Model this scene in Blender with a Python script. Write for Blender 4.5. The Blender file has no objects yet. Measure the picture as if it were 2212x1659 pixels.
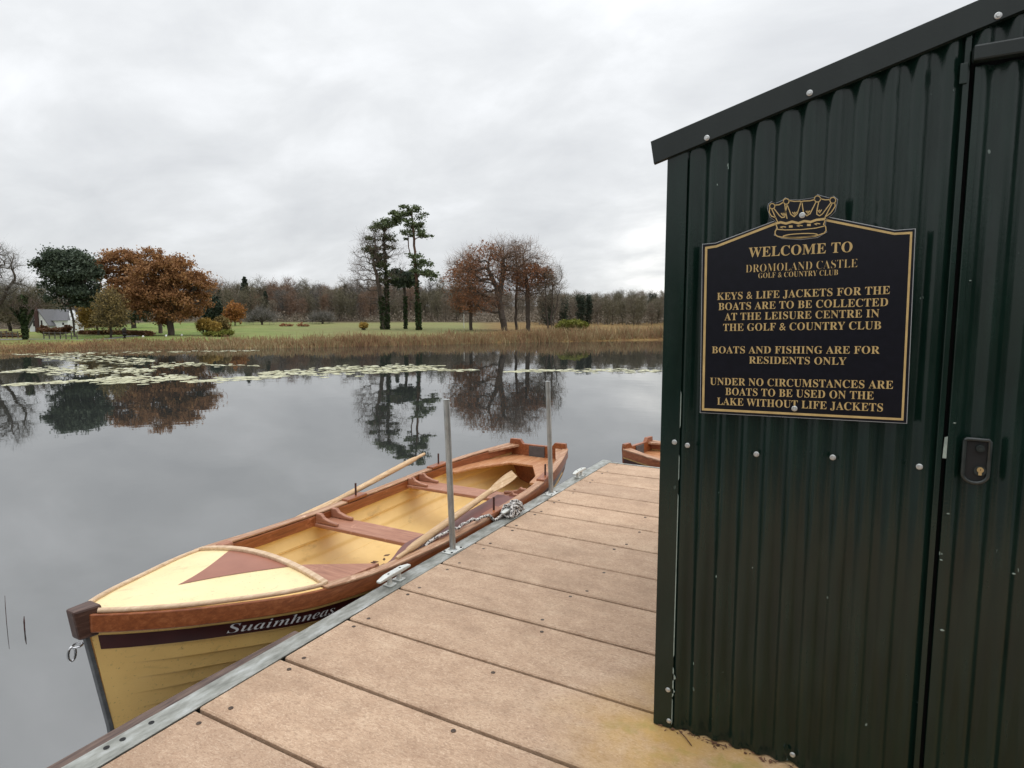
import bpy, bmesh, math, random
import numpy as np
from mathutils import Vector, Matrix

SC = bpy.context.scene
COL = SC.collection
R_ = math.radians
rng = np.random.default_rng(7)
random.seed(7)

# ------------------------------------------------------------------ camera
CAMH = 1.6                      # camera height above the jetty deck (deck z = 0)
PITCH, YAW = math.atan(137.5 / 1330), R_(28.5)
cd = bpy.data.cameras.new('camera'); cam = bpy.data.objects.new('camera', cd); COL.objects.link(cam)
cd.sensor_width = 36; cd.lens = 36 * 1330 / 2212; cd.clip_start = .05; cd.clip_end = 6000
cam.location = (0, 0, CAMH); cam.rotation_euler = (R_(90) - PITCH, 0, YAW)
SC.camera = cam

# ------------------------------------------------------------------ world: overcast sky
SUN_EL, SUN_AZ = R_(38), R_(62)          # azimuth measured from +Y towards +X
w = bpy.data.worlds.new('World'); SC.world = w; w.use_nodes = True
nt = w.node_tree; N = nt.nodes; L = nt.links
bg = N['Background']; bg.inputs['Strength'].default_value = .1
def wn(t, **k):
    n = N.new(t)
    for a, b in k.items(): setattr(n, a, b)
    return n
def wmath(op, a, b=None, clamp=False):
    n = wn('ShaderNodeMath', operation=op, use_clamp=clamp)
    for i, x in enumerate((a, b)):
        if x is None: continue
        if isinstance(x, (int, float)): n.inputs[i].default_value = x
        else: L.new(x, n.inputs[i])
    return n.outputs[0]
sky = wn('ShaderNodeTexSky', sky_type='NISHITA', sun_disc=False, sun_elevation=SUN_EL, sun_rotation=SUN_AZ)
tc = wn('ShaderNodeTexCoord'); sep = wn('ShaderNodeSeparateXYZ'); L.new(tc.outputs['Generated'], sep.inputs[0])
zc = wmath('MAXIMUM', sep.outputs['Z'], 0.0)
den = wmath('ADD', zc, .34)
cmb = wn('ShaderNodeCombineXYZ')
L.new(wmath('DIVIDE', sep.outputs['X'], den), cmb.inputs[0]); L.new(wmath('DIVIDE', sep.outputs['Y'], den), cmb.inputs[1])
mp = wn('ShaderNodeMapping'); L.new(cmb.outputs[0], mp.inputs[0])
mp.inputs['Rotation'].default_value = (0, 0, R_(-35)); mp.inputs['Scale'].default_value = (.9, 1.25, 1)
n1 = wn('ShaderNodeTexNoise'); n1.inputs['Scale'].default_value = 2.6; n1.inputs['Detail'].default_value = 9; n1.inputs['Roughness'].default_value = .55; n1.inputs['Distortion'].default_value = .25
n2 = wn('ShaderNodeTexNoise'); n2.inputs['Scale'].default_value = .9; n2.inputs['Detail'].default_value = 3
L.new(mp.outputs[0], n1.inputs['Vector']); L.new(mp.outputs[0], n2.inputs['Vector'])
mixn = wmath('ADD', wmath('MULTIPLY', n1.outputs['Fac'], .62), wmath('MULTIPLY', n2.outputs['Fac'], .38))
cr = wn('ShaderNodeValToRGB'); L.new(mixn, cr.inputs[0])
cr.color_ramp.elements[0].position = .36; cr.color_ramp.elements[0].color = (.615, .63, .65, 1)
cr.color_ramp.elements[1].position = .64; cr.color_ramp.elements[1].color = (.86, .875, .895, 1)
e = cr.color_ramp.elements.new(.5); e.color = (.715, .73, .745, 1)
# overcast skies brighten towards the zenith
grad = wmath('ADD', wmath('ADD', wmath('MULTIPLY', wmath('POWER', zc, 6), 2.9), wmath('MULTIPLY', zc, .52)), .87)
# a break in the cloud low down on the right
dot = wn('ShaderNodeVectorMath', operation='DOT_PRODUCT'); L.new(tc.outputs['Generated'], dot.inputs[0])
azb = R_(-13.5); dot.inputs[1].default_value = (math.sin(azb) * .995, math.cos(azb) * .995, .075)
gap = wmath('MULTIPLY', wmath('POWER', wmath('MAXIMUM', dot.outputs['Value'], 0), 240), 1.0)
gapn = wmath('MULTIPLY', gap, wmath('ADD', wmath('MULTIPLY', wmath('SUBTRACT', n1.outputs['Fac'], .36), 3.0, True), .1, True))
gain = wmath('ADD', grad, wmath('MULTIPLY', gapn, .75))
mul = wn('ShaderNodeVectorMath', operation='SCALE'); L.new(cr.outputs[0], mul.inputs[0]); L.new(wmath('MULTIPLY', gain, 12.0), mul.inputs['Scale'])
warm = wn('ShaderNodeMix', data_type='RGBA', blend_type='MULTIPLY'); L.new(gapn, warm.inputs[0]); L.new(mul.outputs[0], warm.inputs[6]); warm.inputs[7].default_value = (1.06, 1.0, .88, 1)
mx = wn('ShaderNodeMix', data_type='RGBA'); mx.inputs[0].default_value = .94
L.new(sky.outputs[0], mx.inputs[6]); L.new(warm.outputs[2], mx.inputs[7]); L.new(mx.outputs[2], bg.inputs['Color'])

sl = bpy.data.lights.new('sun', 'SUN'); sl.energy = .6; sl.angle = R_(30); sl.color = (1, .95, .88)
so = bpy.data.objects.new('sun', sl); COL.objects.link(so); so.location = (0, 0, 30)
so.rotation_euler = (R_(90) - SUN_EL, 0, R_(180) - SUN_AZ)
SC.view_settings.view_transform = 'Standard'; SC.view_settings.look = 'None'; SC.view_settings.gamma = 1
SC.view_settings.exposure = 0.0
SC.cycles.max_bounces = 6; SC.cycles.transparent_max_bounces = 8
SC.cycles.use_denoising = True

# ------------------------------------------------------------------ geometry of the view (to measure the place)
Fv = Vector((-math.sin(YAW) * math.cos(PITCH), math.cos(YAW) * math.cos(PITCH), -math.sin(PITCH)))
Rv = Vector((math.cos(YAW), math.sin(YAW), 0)); Uv = Rv.cross(Fv)
CP = Vector((0, 0, CAMH)); HF = Vector((-math.sin(YAW), math.cos(YAW), 0))
def ray(x, y): return Fv + Rv * ((x - 1106) / 1330) - Uv * ((y - 829.5) / 1330)
def onz(x, y, z=0.): d = ray(x, y); return CP + d * ((z - CAMH) / d.z)
def ony(x, y, Y): d = ray(x, y); return CP + d * (Y / d.y)
def atd(x, y, D): d = ray(x, y); return CP + d * (D / d.dot(HF))

WZ = -.45                       # water level

# ------------------------------------------------------------------ helpers
def link(o, parent=None):
    COL.objects.link(o)
    if parent is not None: o.parent = parent
    return o
def tag(o, label=None, cat=None, group=None, kind=None):
    if label: o['label'] = label
    if cat: o['category'] = cat
    if group: o['group'] = group
    if kind: o['kind'] = kind
    return o
def empty(name, loc=(0, 0, 0), rz=0.):
    o = bpy.data.objects.new(name, None); o.location = loc; o.rotation_euler = (0, 0, rz); o.empty_display_size = .1
    return link(o)
class MB:
    def __init__(s): s.v = []; s.f = []
    def add(s, vs, fs):
        n = len(s.v); s.v += [tuple(v) for v in vs]; s.f += [tuple(n + i for i in f) for f in fs]; return s
    def box(s, a, b, M=None):
        x0, y0, z0 = a; x1, y1, z1 = b
        vs = [Vector(p) for p in ((x0,y0,z0),(x1,y0,z0),(x1,y1,z0),(x0,y1,z0),(x0,y0,z1),(x1,y0,z1),(x1,y1,z1),(x0,y1,z1))]
        if M is not None: vs = [M @ v for v in vs]
        return s.add(vs, [(0,3,2,1),(4,5,6,7),(0,1,5,4),(1,2,6,5),(2,3,7,6),(3,0,4,7)])
    def tube(s, pts, r, n=8, cap=True, flat=1.0, up=Vector((0,0,1))):
        pts = [Vector(p) for p in pts]; rs = r if isinstance(r, (list, tuple)) else [r] * len(pts)
        base = len(s.v); m = len(pts)
        for i, p in enumerate(pts):
            d = (pts[min(i+1, m-1)] - pts[max(i-1, 0)])
            if d.length < 1e-9: d = Vector((0,0,1))
            d.normalize(); a = d.cross(up)
            if a.length < 1e-3: a = d.cross(Vector((1,0,0)))
            a.normalize(); b = a.cross(d)
            for k in range(n):
                t = 2 * math.pi * (k + .5) / n; q = p + a * (math.cos(t) * rs[i]) + b * (math.sin(t) * rs[i] * flat)
                s.v.append(tuple(q))
        for i in range(m - 1):
            for k in range(n):
                k2 = (k + 1) % n; o = base + i * n
                s.f.append((o + k, o + k2, o + n + k2, o + n + k))
        if cap:
            s.f.append(tuple(base + k for k in reversed(range(n)))); s.f.append(tuple(base + (m-1)*n + k for k in range(n)))
        return s
    def bar(s, pts, wv, hv):
        """rectangular bar swept along pts; wv/hv: offset vectors per point (full width / height)"""
        base = len(s.v); m = len(pts)
        for p, a, b in zip(pts, wv, hv):
            p = Vector(p); a = Vector(a); b = Vector(b)
            for q in (p - a/2 - b/2, p + a/2 - b/2, p + a/2 + b/2, p - a/2 + b/2): s.v.append(tuple(q))
        for i in range(m - 1):
            o = base + 4 * i
            for k in range(4): s.f.append((o + k, o + (k+1) % 4, o + 4 + (k+1) % 4, o + 4 + k))
        s.f.append((base+3, base+2, base+1, base)); o = base + 4*(m-1); s.f.append((o, o+1, o+2, o+3))
        return s
    def prism(s, poly, d):
        """poly: 3-D points of a planar outline, extruded by vector d"""
        n = len(poly); d = Vector(d); vs = [Vector(p) for p in poly] + [Vector(p) + d for p in poly]
        return s.add(vs, [tuple(reversed(range(n))), tuple(range(n, 2*n))] + [(i, (i+1) % n, n + (i+1) % n, n + i) for i in range(n)])
    def grid(s, G, close=False):
        m, n = len(G), len(G[0]); base = len(s.v)
        for row in G: s.v += [tuple(p) for p in row]
        for i in range(m - 1):
            for j in range(n - 1): o = base + i*n + j; s.f.append((o, o+1, o+n+1, o+n))
        return s
    def build(s, name, mat, parent=None, smooth=None, bevel=0., seg=2, origin=None):
        me = bpy.data.meshes.new(name); v = s.v
        if origin is not None: v = [(a-origin[0], b-origin[1], c-origin[2]) for a, b, c in v]
        me.from_pydata(v, [], s.f)
        bm = bmesh.new(); bm.from_mesh(me)
        bmesh.ops.recalc_face_normals(bm, faces=bm.faces)
        if bevel > 0:
            es = [e for e in bm.edges if len(e.link_faces) == 2 and e.calc_face_angle(0) > R_(35)]
            bmesh.ops.bevel(bm, geom=es, offset=bevel, segments=seg, affect='EDGES', profile=.5, clamp_overlap=True)
        bm.to_mesh(me); bm.free()
        if smooth is not None:
            me.polygons.foreach_set('use_smooth', [True] * len(me.polygons))
            me.set_sharp_from_angle(angle=R_(smooth))
        me.materials.append(mat)
        o = bpy.data.objects.new(name, me)
        if origin is not None: o.location = origin
        return link(o, parent)
def quads(name, V, Q, mat, parent=None, smooth=False):
    me = bpy.data.meshes.new(name); V = np.asarray(V, np.float32); Q = np.asarray(Q, np.int32)
    me.vertices.add(len(V)); me.vertices.foreach_set('co', V.ravel())
    me.loops.add(Q.size); me.loops.foreach_set('vertex_index', Q.ravel())
    me.polygons.add(len(Q)); me.polygons.foreach_set('loop_start', np.arange(0, Q.size, 4, dtype=np.int32))
    me.update(calc_edges=True)
    if smooth: me.polygons.foreach_set('use_smooth', [True] * len(Q))
    me.materials.append(mat)
    o = bpy.data.objects.new(name, me); return link(o, parent)
def pchip(xs, ys):
    xs = list(xs); ys = list(ys); n = len(xs)
    dl = [(ys[i+1]-ys[i])/(xs[i+1]-xs[i]) for i in range(n-1)]
    m = [dl[0]] + [0 if dl[i-1]*dl[i] <= 0 else 2*dl[i-1]*dl[i]/(dl[i-1]+dl[i]) for i in range(1, n-1)] + [dl[-1]]
    def f(x):
        x = min(max(x, xs[0]), xs[-1]); i = 0
        while i < n-2 and x > xs[i+1]: i += 1
        h = xs[i+1]-xs[i]; t = (x-xs[i])/h
        return (2*t**3-3*t*t+1)*ys[i] + (t**3-2*t*t+t)*h*m[i] + (-2*t**3+3*t*t)*ys[i+1] + (t**3-t*t)*h*m[i+1]
    return f
def ss(a, b, x):
    t = np.clip((np.asarray(x, float) - a) / (b - a), 0, 1); return t*t*(3-2*t)

# ------------------------------------------------------------------ materials
class MT:
    """small node-material writer"""
    def __init__(s, name, rough=.6, metal=0., spec=.5):
        s.m = bpy.data.materials.new(name); s.m.use_nodes = True; s.t = s.m.node_tree
        s.b = s.t.nodes['Principled BSDF']; s.b.inputs['Roughness'].default_value = rough; s.b.inputs['Metallic'].default_value = metal
        s.b.inputs['Specular IOR Level'].default_value = spec
        s.co = s.t.nodes.new('ShaderNodeTexCoord')
    def n(s, t, **k):
        n = s.t.nodes.new(t)
        for a, b in k.items(): setattr(n, a, b)
        return n
    def set(s, sock, v):
        if isinstance(v, bpy.types.NodeSocket): s.t.links.new(v, sock)
        elif isinstance(v, tuple) and len(v) == 3 and sock.type == 'RGBA': sock.default_value = (*v, 1)
        else: sock.default_value = v
    def noise(s, scale, detail=4, rough=.55, stretch=None, src='Object', dist=0.):
        v = s.co.outputs[src] if isinstance(src, str) else src
        if stretch:
            mp = s.n('ShaderNodeMapping'); s.t.links.new(v, mp.inputs[0]); mp.inputs['Scale'].default_value = stretch; v = mp.outputs[0]
        q = s.n('ShaderNodeTexNoise'); s.t.links.new(v, q.inputs['Vector']); q.inputs['Scale'].default_value = scale
        q.inputs['Detail'].default_value = detail; q.inputs['Roughness'].default_value = rough; q.inputs['Distortion'].default_value = dist
        return q.outputs['Fac']
    def ramp(s, fac, stops):
        r = s.n('ShaderNodeValToRGB'); s.t.links.new(fac, r.inputs[0]); el = r.color_ramp.elements
        while len(el) < len(stops): el.new(.5)
        for e_, (p, c) in zip(el, stops):
            e_.position = p; e_.color = (*c, 1) if isinstance(c, tuple) else (c, c, c, 1)
        return r.outputs[0]
    def mix(s, fac, a, b, blend='MIX'):
        q = s.n('ShaderNodeMix', data_type='RGBA', blend_type=blend)
        s.set(q.inputs[0], fac); s.set(q.inputs[6], a); s.set(q.inputs[7], b); return q.outputs[2]
    def math(s, op, a, b=0., c=None, clamp=False):
        q = s.n('ShaderNodeMath', operation=op, use_clamp=clamp); s.set(q.inputs[0], a); s.set(q.inputs[1], b)
        if c is not None: s.set(q.inputs[2], c)
        return q.outputs[0]
    def island(s): return s.n('ShaderNodeNewGeometry').outputs['Random Per Island']
    def color(s, v): s.set(s.b.inputs['Base Color'], v); return s
    def rough(s, v): s.set(s.b.inputs['Roughness'], v); return s
    def bump(s, h, strength=.3, dist=.01):
        q = s.n('ShaderNodeBump'); q.inputs['Strength'].default_value = strength; q.inputs['Distance'].default_value = dist
        s.t.links.new(h, q.inputs['Height']); s.t.links.new(q.outputs[0], s.b.inputs['Normal']); return s
def simple(name, c1, c2=None, rough=.55, metal=0., scale=8., bump=0., stretch=None, spec=.5, bdist=.004):
    t = MT(name, rough, metal, spec); c2 = c2 or tuple(x*.75 for x in c1)
    nz = t.noise(scale, 5, .6, stretch); t.color(t.ramp(nz, [(.3, c2), (.7, c1)]))
    if bump: t.bump(t.noise(scale*4, 4, .6, stretch), bump, bdist)
    return t.m
def leafmat(name, cols, scale=.35, trans=.25, rough=.7):
    """leaves: colour varies per leaf clump and slowly through the crown"""
    t = MT(name, rough, spec=.25); nz = t.noise(scale, 3)
    f = t.math('ADD', t.math('MULTIPLY', nz, .55), t.math('MULTIPLY', t.island(), .45))
    k = len(cols); t.color(t.ramp(f, [(.22 + .56*i/(k-1), c) for i, c in enumerate(cols)]))
    tr = t.n('ShaderNodeBsdfTranslucent'); mxs = t.n('ShaderNodeMixShader'); mxs.inputs[0].default_value = trans
    t.t.links.new(t.b.inputs['Base Color'].links[0].from_socket, tr.inputs[0])
    t.t.links.new(t.b.outputs[0], mxs.inputs[1]); t.t.links.new(tr.outputs[0], mxs.inputs[2])
    t.t.links.new(mxs.outputs[0], t.t.nodes['Material Output'].inputs[0]); return t.m

M = {}
# composite deck boards: pinkish tan, fibrous flecks, algae stain by the shed foot
t = MT('composite_board', .72, spec=.3)
isl = t.island(); big = t.noise(1.6, 5, .6, src='Object'); med = t.noise(9, 5, .65, (.6, 1, 1))
base = t.ramp(t.math('ADD', t.math('MULTIPLY', med, .6), t.math('MULTIPLY', big, .4)), [(.32, (.33, .212, .138)), (.52, (.45, .306, .205)), (.72, (.56, .412, .288))])
fl = t.noise(62, 4, .8, (.6, 1.25, 1), dist=2.4); base = t.mix(t.math('MULTIPLY', t.ramp(fl, [(.50, 0.), (.63, 1.)]), .46), base, (.76, .61, .455))
fl2 = t.noise(110, 2, .6, (.5, 1.2, 1), dist=.8); base = t.mix(t.math('MULTIPLY', t.ramp(fl2, [(.38, 1.), (.48, 0.)]), .45), base, (.22, .13, .08))
base = t.mix(.5, base, t.ramp(isl, [(0., (.74, .72, .72)), (.5, (.96, .94, .92)), (1., (1.10, 1.08, 1.06))]), 'MULTIPLY')
wet = t.math('MULTIPLY', t.ramp(t.noise(1.9, 6, .72), [(.50, 0.), (.66, 1.)]), .36); base = t.mix(wet, base, (.21, .135, .085))
sp = t.n('ShaderNodeSeparateXYZ'); t.t.links.new(t.co.outputs['Object'], sp.inputs[0])
dx = t.math('MAXIMUM', t.math('SUBTRACT', -.62, sp.outputs[0]), 0.); dy = t.math('ABSOLUTE', t.math('SUBTRACT', sp.outputs[1], 2.2))
dd = t.math('ADD', t.math('MULTIPLY', dx, 1.6), dy)
alg = t.math('MULTIPLY', t.ramp(dd, [(.0, 1.), (.75, 0.)]), t.ramp(t.noise(5, 5, .6), [(.33, .25), (.62, 1.)]))
base = t.mix(t.math('MULTIPLY', alg, .85), base, (.43, .26, .065))
gr = t.math('MULTIPLY', t.ramp(dd, [(.0, 1.), (.33, 0.)]), t.ramp(t.noise(7, 4, .6), [(.52, 0.), (.66, 1.)]))
base = t.mix(t.math('MULTIPLY', gr, .6), base, (.20, .20, .04))
t.color(base); t.bump(t.math('ADD', fl, med), .25, .003); M['board'] = t.m
t = MT('galvanised_rail', .42, .55); nz = t.noise(14, 6, .65, (1.5, .5, 1)); t.color(t.ramp(nz, [(.30, (.17, .175, .155)), (.5, (.31, .315, .285)), (.72, (.50, .515, .50))]))
t.rough(t.ramp(t.noise(30, 3), [(.3, .34), (.7, .6)])); t.bump(t.noise(60, 3), .12, .002); M['rail'] = t.m
t = MT('galvanised_tube', .45, .6); nz = t.noise(22, 4, .6, (1, 1, .35)); cc = t.ramp(nz, [(.3, (.24, .25, .245)), (.7, (.47, .49, .48))]); cc = t.mix(t.math('MULTIPLY', t.ramp(t.noise(9, 5, .7, (1, 1, .3)), [(.55, 0.), (.68, 1.)]), .5), cc, (.16, .13, .10)); t.color(cc); M['galv'] = t.m
M['fender'] = simple('weathered_timber', (.17, .115, .09), (.05, .032, .03), .85, scale=18, bump=.5, stretch=(3, .35, 3))
M['float'] = simple('pontoon_plastic', (.03, .032, .035), (.015, .016, .018), .6)
M['screw'] = simple('deck_screw', (.10, .065, .045), (.04, .028, .02), .5, .5, 40)
M['zinc'] = simple('zinc_screw', (.62, .63, .62), (.38, .39, .38), .38, .75, 60)
M['cleat'] = simple('cleat_alloy', (.66, .67, .64), (.46, .47, .43), .45, .25, 25)
M['hole'] = simple('bolt_hole', (.012, .012, .012), None, .9)
# shed paint
def shedpaint(name, a, b, r0, r1):
    t = MT(name, .3, spec=.42); nz = t.noise(5, 6, .65, (2.5, 2.5, .6))
    c = t.ramp(nz, [(.3, a), (.7, b)])
    sp_ = t.n('ShaderNodeSeparateXYZ'); t.t.links.new(t.co.outputs['Object'], sp_.inputs[0])
    ch = t.math('MULTIPLY', t.ramp(t.noise(38, 2, .5, (1, 1, .5)), [(.742, 0.), (.752, 1.)]), t.ramp(t.noise(4, 2), [(.5, 0.), (.6, 1.)]))
    c = t.mix(ch, c, (.32, .40, .36)); t.color(c)
    t.rough(t.ramp(t.noise(11, 5, .6, (2, 2, .5)), [(.3, r0), (.7, r1)])); t.bump(t.noise(130, 3), .18, .0015); return t.m
M['shed'] = shedpaint('dark_green_paint', (.0028, .0105, .0074), (.0065, .0200, .0145), .14, .27)
M['fascia'] = shedpaint('black_green_trim', (.0055, .0100, .0088), (.0095, .0150, .0135), .34, .5)
M['black'] = simple('black_void', (.002, .002, .002), None, .9)
M['paint_chip'] = simple('chipped_paint', (.30, .36, .31), (.18, .22, .2), .6, scale=40)
M['brass'] = simple('worn_brass', (.62, .45, .22), (.40, .30, .14), .35, .7, 60)
M['locksteel'] = simple('lock_escutcheon', (.028, .034, .032), (.015, .019, .018), .22, scale=30)
t = MT('sign_face', .30, spec=.3); t.color(t.ramp(t.noise(40, 4), [(.35, (.0028, .0030, .0065)), (.7, (.0048, .005, .010))])); M['signface'] = t.m
M['gold'] = simple('gold_lettering', (.52, .37, .15), (.40, .28, .11), .5, scale=25)
M['signedge'] = simple('sign_edge', (.35, .36, .37), None, .4)
# boat
def wood(name, a, b, c, rough, scale=6., st=(9, .6, 9), bump=.15, spec=.5):
    t = MT(name, rough, spec=spec); nz = t.noise(scale, 6, .62, st, dist=.4); fine = t.noise(scale*5, 3, .6, st)
    cc = t.ramp(t.math('ADD', t.math('MULTIPLY', nz, .75), t.math('MULTIPLY', fine, .25)), [(.3, a), (.5, b), (.7, c)])
    wr = t.ramp(t.noise(7, 5, .75, (1, .6, 1)), [(.60, 0.), (.70, 1.)]); cc = t.mix(t.math('MULTIPLY', wr, .55), cc, tuple(min(1, x * 1.5 + .05) for x in c))
    t.color(cc); t.bump(fine, bump, .002); return t.m
M['varnish'] = wood('varnished_mahogany', (.13, .035, .012), (.24, .070, .022), (.36, .13, .05), .32)
M['worn'] = wood('worn_varnish', (.20, .085, .042), (.36, .19, .105), (.56, .39, .26), .5)
M['bench'] = wood('bench_varnish', (.25, .085, .03), (.42, .185, .08), (.58, .36, .20), .4)
M['moulding'] = wood('worn_pale_moulding', (.40, .26, .15), (.55, .39, .25), (.66, .51, .36), .55)
M['oarwood'] = wood('oar_ash', (.34, .20, .10), (.52, .34, .18), (.66, .50, .32), .5)
M['thwart'] = wood('painted_thwart', (.21, .082, .045), (.33, .142, .082), (.43, .22, .138), .48, st=(.7, 9, 9))
M['mauve'] = simple('mauve_paint', (.32, .128, .080), (.26, .098, .060), .45, scale=5)
M['maroon'] = simple('maroon_paint', (.055, .010, .009), (.038, .007, .006), .28, scale=10)
M['sideboard'] = simple('maroon_board', (.17, .062, .050), (.12, .042, .034), .5, scale=9)
def gelcoat(name, a, b, rough):
    t = MT(name, rough); c = t.ramp(t.noise(3, 5, .6), [(.3, b), (.7, a)])
    sc_ = t.noise(16, 5, .75, (1, .35, 1), dist=.6); c = t.mix(t.math('MULTIPLY', t.ramp(sc_, [(.57, 0.), (.69, 1.)]), .40), c, tuple(x * .45 for x in a))
    sp_ = t.noise(75, 2, .6); c = t.mix(t.math('MULTIPLY', t.ramp(sp_, [(.65, 0.), (.71, 1.)]), .5), c, tuple(x * .35 for x in a))
    t.color(c); t.rough(t.ramp(t.noise(9, 4, .6), [(.3, rough - .08), (.7, rough + .15)])); t.bump(t.noise(2.5, 2), .06, .02); return t.m
M['cream'] = gelcoat('cream_gelcoat', (.82, .665, .375), (.75, .58, .30), .36)
M['hull'] = gelcoat('tan_gelcoat', (.78, .51, .175), (.69, .43, .135), .38)
t = MT('tan_interior', .45); nz = t.noise(2.2, 5, .6); c = t.ramp(nz, [(.3, (.66, .43, .16)), (.7, (.80, .56, .235))])
st_ = t.noise(6, 6, .7, (1, .5, 1)); c = t.mix(t.math('MULTIPLY', t.ramp(st_, [(.58, 0.), (.75, 1.)]), .45), c, (.22, .13, .06)); t.color(c); M['inner'] = t.m
M['stem'] = wood('stem_oak', (.030, .013, .009), (.06, .027, .018), (.13, .07, .05), .42)
M['steel'] = simple('stainless_steel', (.62, .62, .63), (.45, .45, .46), .18, .95, 30)
M['band'] = simple('stem_band', (.16, .165, .17), (.09, .095, .1), .45, .4, 30)
M['pin'] = simple('thole_pin', (.075, .025, .02), (.04, .014, .012), .5, scale=30)
M['patch'] = simple('grey_motor_pad', (.10, .092, .09), (.07, .065, .062), .7, scale=20)
M['letter'] = simple('white_lettering', (.74, .73, .72), (.60, .59, .58), .4, scale=30)
t = MT('speckled_rope', .85); t.color(t.ramp(t.noise(75, 2, .5), [(.44, (.05, .045, .045)), (.50, (.52, .49, .46)), (.7, (.70, .67, .63))])); t.bump(t.noise(200, 2), .6, .003); M['rope'] = t.m
M['debris'] = simple('leaf_litter', (.14, .06, .03), (.06, .03, .018), .85, scale=30)
# nature
t = MT('lake_water', .015, spec=.5)
t.b.inputs['IOR'].default_value = 3.4
t.color((.024, .027, .026))
wv = t.noise(.55, 3, .5, (1, 1, 1)); wv2 = t.noise(4.5, 3, .5)
t.bump(t.math('ADD', wv, t.math('MULTIPLY', wv2, .06)), .012, .35); M['water'] = t.m
t = MT('ground', .9, spec=.2)
at_ = t.n('ShaderNodeAttribute', attribute_name='zone'); zs = t.n('ShaderNodeSeparateColor'); t.t.links.new(at_.outputs['Color'], zs.inputs[0])
g = t.ramp(t.noise(.35, 6, .65), [(.3, (.085, .120, .028)), (.5, (.130, .182, .040)), (.7, (.185, .225, .065))])
g = t.mix(t.math('MULTIPLY', t.ramp(t.noise(.12, 4), [(.45, 0.), (.65, 1.)]), .6), g, (.19, .175, .065))
bk = t.ramp(t.noise(.8, 6, .65), [(.3, (.10, .055, .022)), (.5, (.17, .10, .035)), (.7, (.22, .16, .06))])
wd = t.ramp(t.noise(.5, 6, .65), [(.3, (.05, .035, .024)), (.7, (.11, .08, .05))])
g = t.mix(zs.outputs[2], g, (.185, .162, .075)); c = t.mix(zs.outputs[0], g, bk); c = t.mix(zs.outputs[1], c, wd); t.color(c); t.bump(t.noise(3, 5), .5, .2); M['ground'] = t.m
M['path'] = simple('tarmac_path', (.20, .195, .19), (.13, .128, .125), .85, scale=3)
M['bark'] = simple('bark', (.095, .074, .058), (.045, .036, .029), .9, scale=3, bump=.5, stretch=(3, 3, .6))
M['pinebark'] = simple('pine_bark', (.16, .085, .055), (.07, .042, .032), .9, scale=3, stretch=(3, 3, .6))
M['twig'] = leafmat('bare_twigs', [(.085, .062, .050), (.135, .098, .078), (.18, .125, .10)], .5, .0)
M['twigfar'] = leafmat('hazed_far_twigs', [(.135, .118, .092), (.19, .158, .118), (.215, .17, .122)], .25, .0)  # haze over the far wood is put into these lighter tones
M['twigrusset'] = leafmat('russet_twigs', [(.13, .085, .062), (.20, .125, .082), (.25, .155, .10)], .25, .0)
M['twigolive'] = leafmat('olive_twigs', [(.085, .078, .05), (.135, .12, .075), (.17, .145, .09)], .4, .0)
M['twiggrey'] = leafmat('grey_twigs', [(.10, .095, .088), (.15, .14, .125), (.18, .165, .145)], .4, .0)
M['russet'] = leafmat('russet_leaves', [(.14, .068, .030), (.255, .122, .050), (.335, .172, .070), (.41, .235, .105)], .30)
M['russet_dull'] = leafmat('dull_russet_leaves', [(.20, .085, .042), (.30, .135, .065), (.38, .19, .10)], .4)
M['evergreen'] = leafmat('evergreen_leaves', [(.032, .048, .032), (.062, .085, .056), (.10, .125, .085)], .35, .1)
M['pine'] = leafmat('pine_needles', [(.058, .080, .038), (.105, .138, .064), (.165, .20, .10)], .5, .1)
M['ivy'] = leafmat('ivy_leaves', [(.014, .026, .010), (.03, .05, .016), (.05, .075, .025)], .6, .1)
M['yellow'] = leafmat('yellow_leaves', [(.27, .175, .042), (.40, .265, .065), (.48, .345, .105)], .6)
M['olive'] = leafmat('olive_leaves', [(.16, .115, .042), (.25, .185, .07), (.32, .245, .105)], .6)
M['orange'] = leafmat('orange_leaves', [(.22, .085, .025), (.32, .14, .04), (.40, .2, .06)], .6)
M['bushgreen'] = leafmat('bush_leaves', [(.08, .095, .018), (.16, .17, .03), (.25, .24, .05)], .8)
M['conifer'] = leafmat('conifer_needles', [(.020, .030, .020), (.036, .050, .032), (.055, .07, .045)], .4, .05)
M['hedge'] = leafmat('beech_hedge', [(.08, .04, .02), (.13, .065, .03), (.17, .09, .045)], .8)
M['reed'] = leafmat('dead_reeds', [(.16, .085, .050), (.26, .150, .082), (.31, .20, .105), (.25, .215, .105), (.43, .345, .20)], .11, .25)
M['pad'] = leafmat('lily_pad', [(.20, .17, .08), (.40, .39, .23), (.54, .53, .35), (.64, .63, .48)], 1.2, .1, .4)
M['render'] = simple('white_render', (.68, .69, .70), (.58, .59, .60), .8, scale=2)
M['slate'] = simple('slate_roof', (.125, .125, .135), (.085, .085, .092), .6, scale=6, stretch=(1, 3, 1))
M['brickdark'] = simple('dark_brick', (.07, .032, .028), (.04, .02, .018), .85, scale=12)
M['pane'] = simple('window_glass', (.03, .025, .03), None, .1)
M['rail_wood'] = simple('grey_rail_timber', (.15, .135, .115), (.08, .07, .06), .85, scale=8)
M['white'] = simple('white_marker', (.75, .75, .73), None, .6)
M['darkwood'] = simple('dark_stump', (.03, .022, .02), (.015, .011, .01), .9, scale=6)

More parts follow.
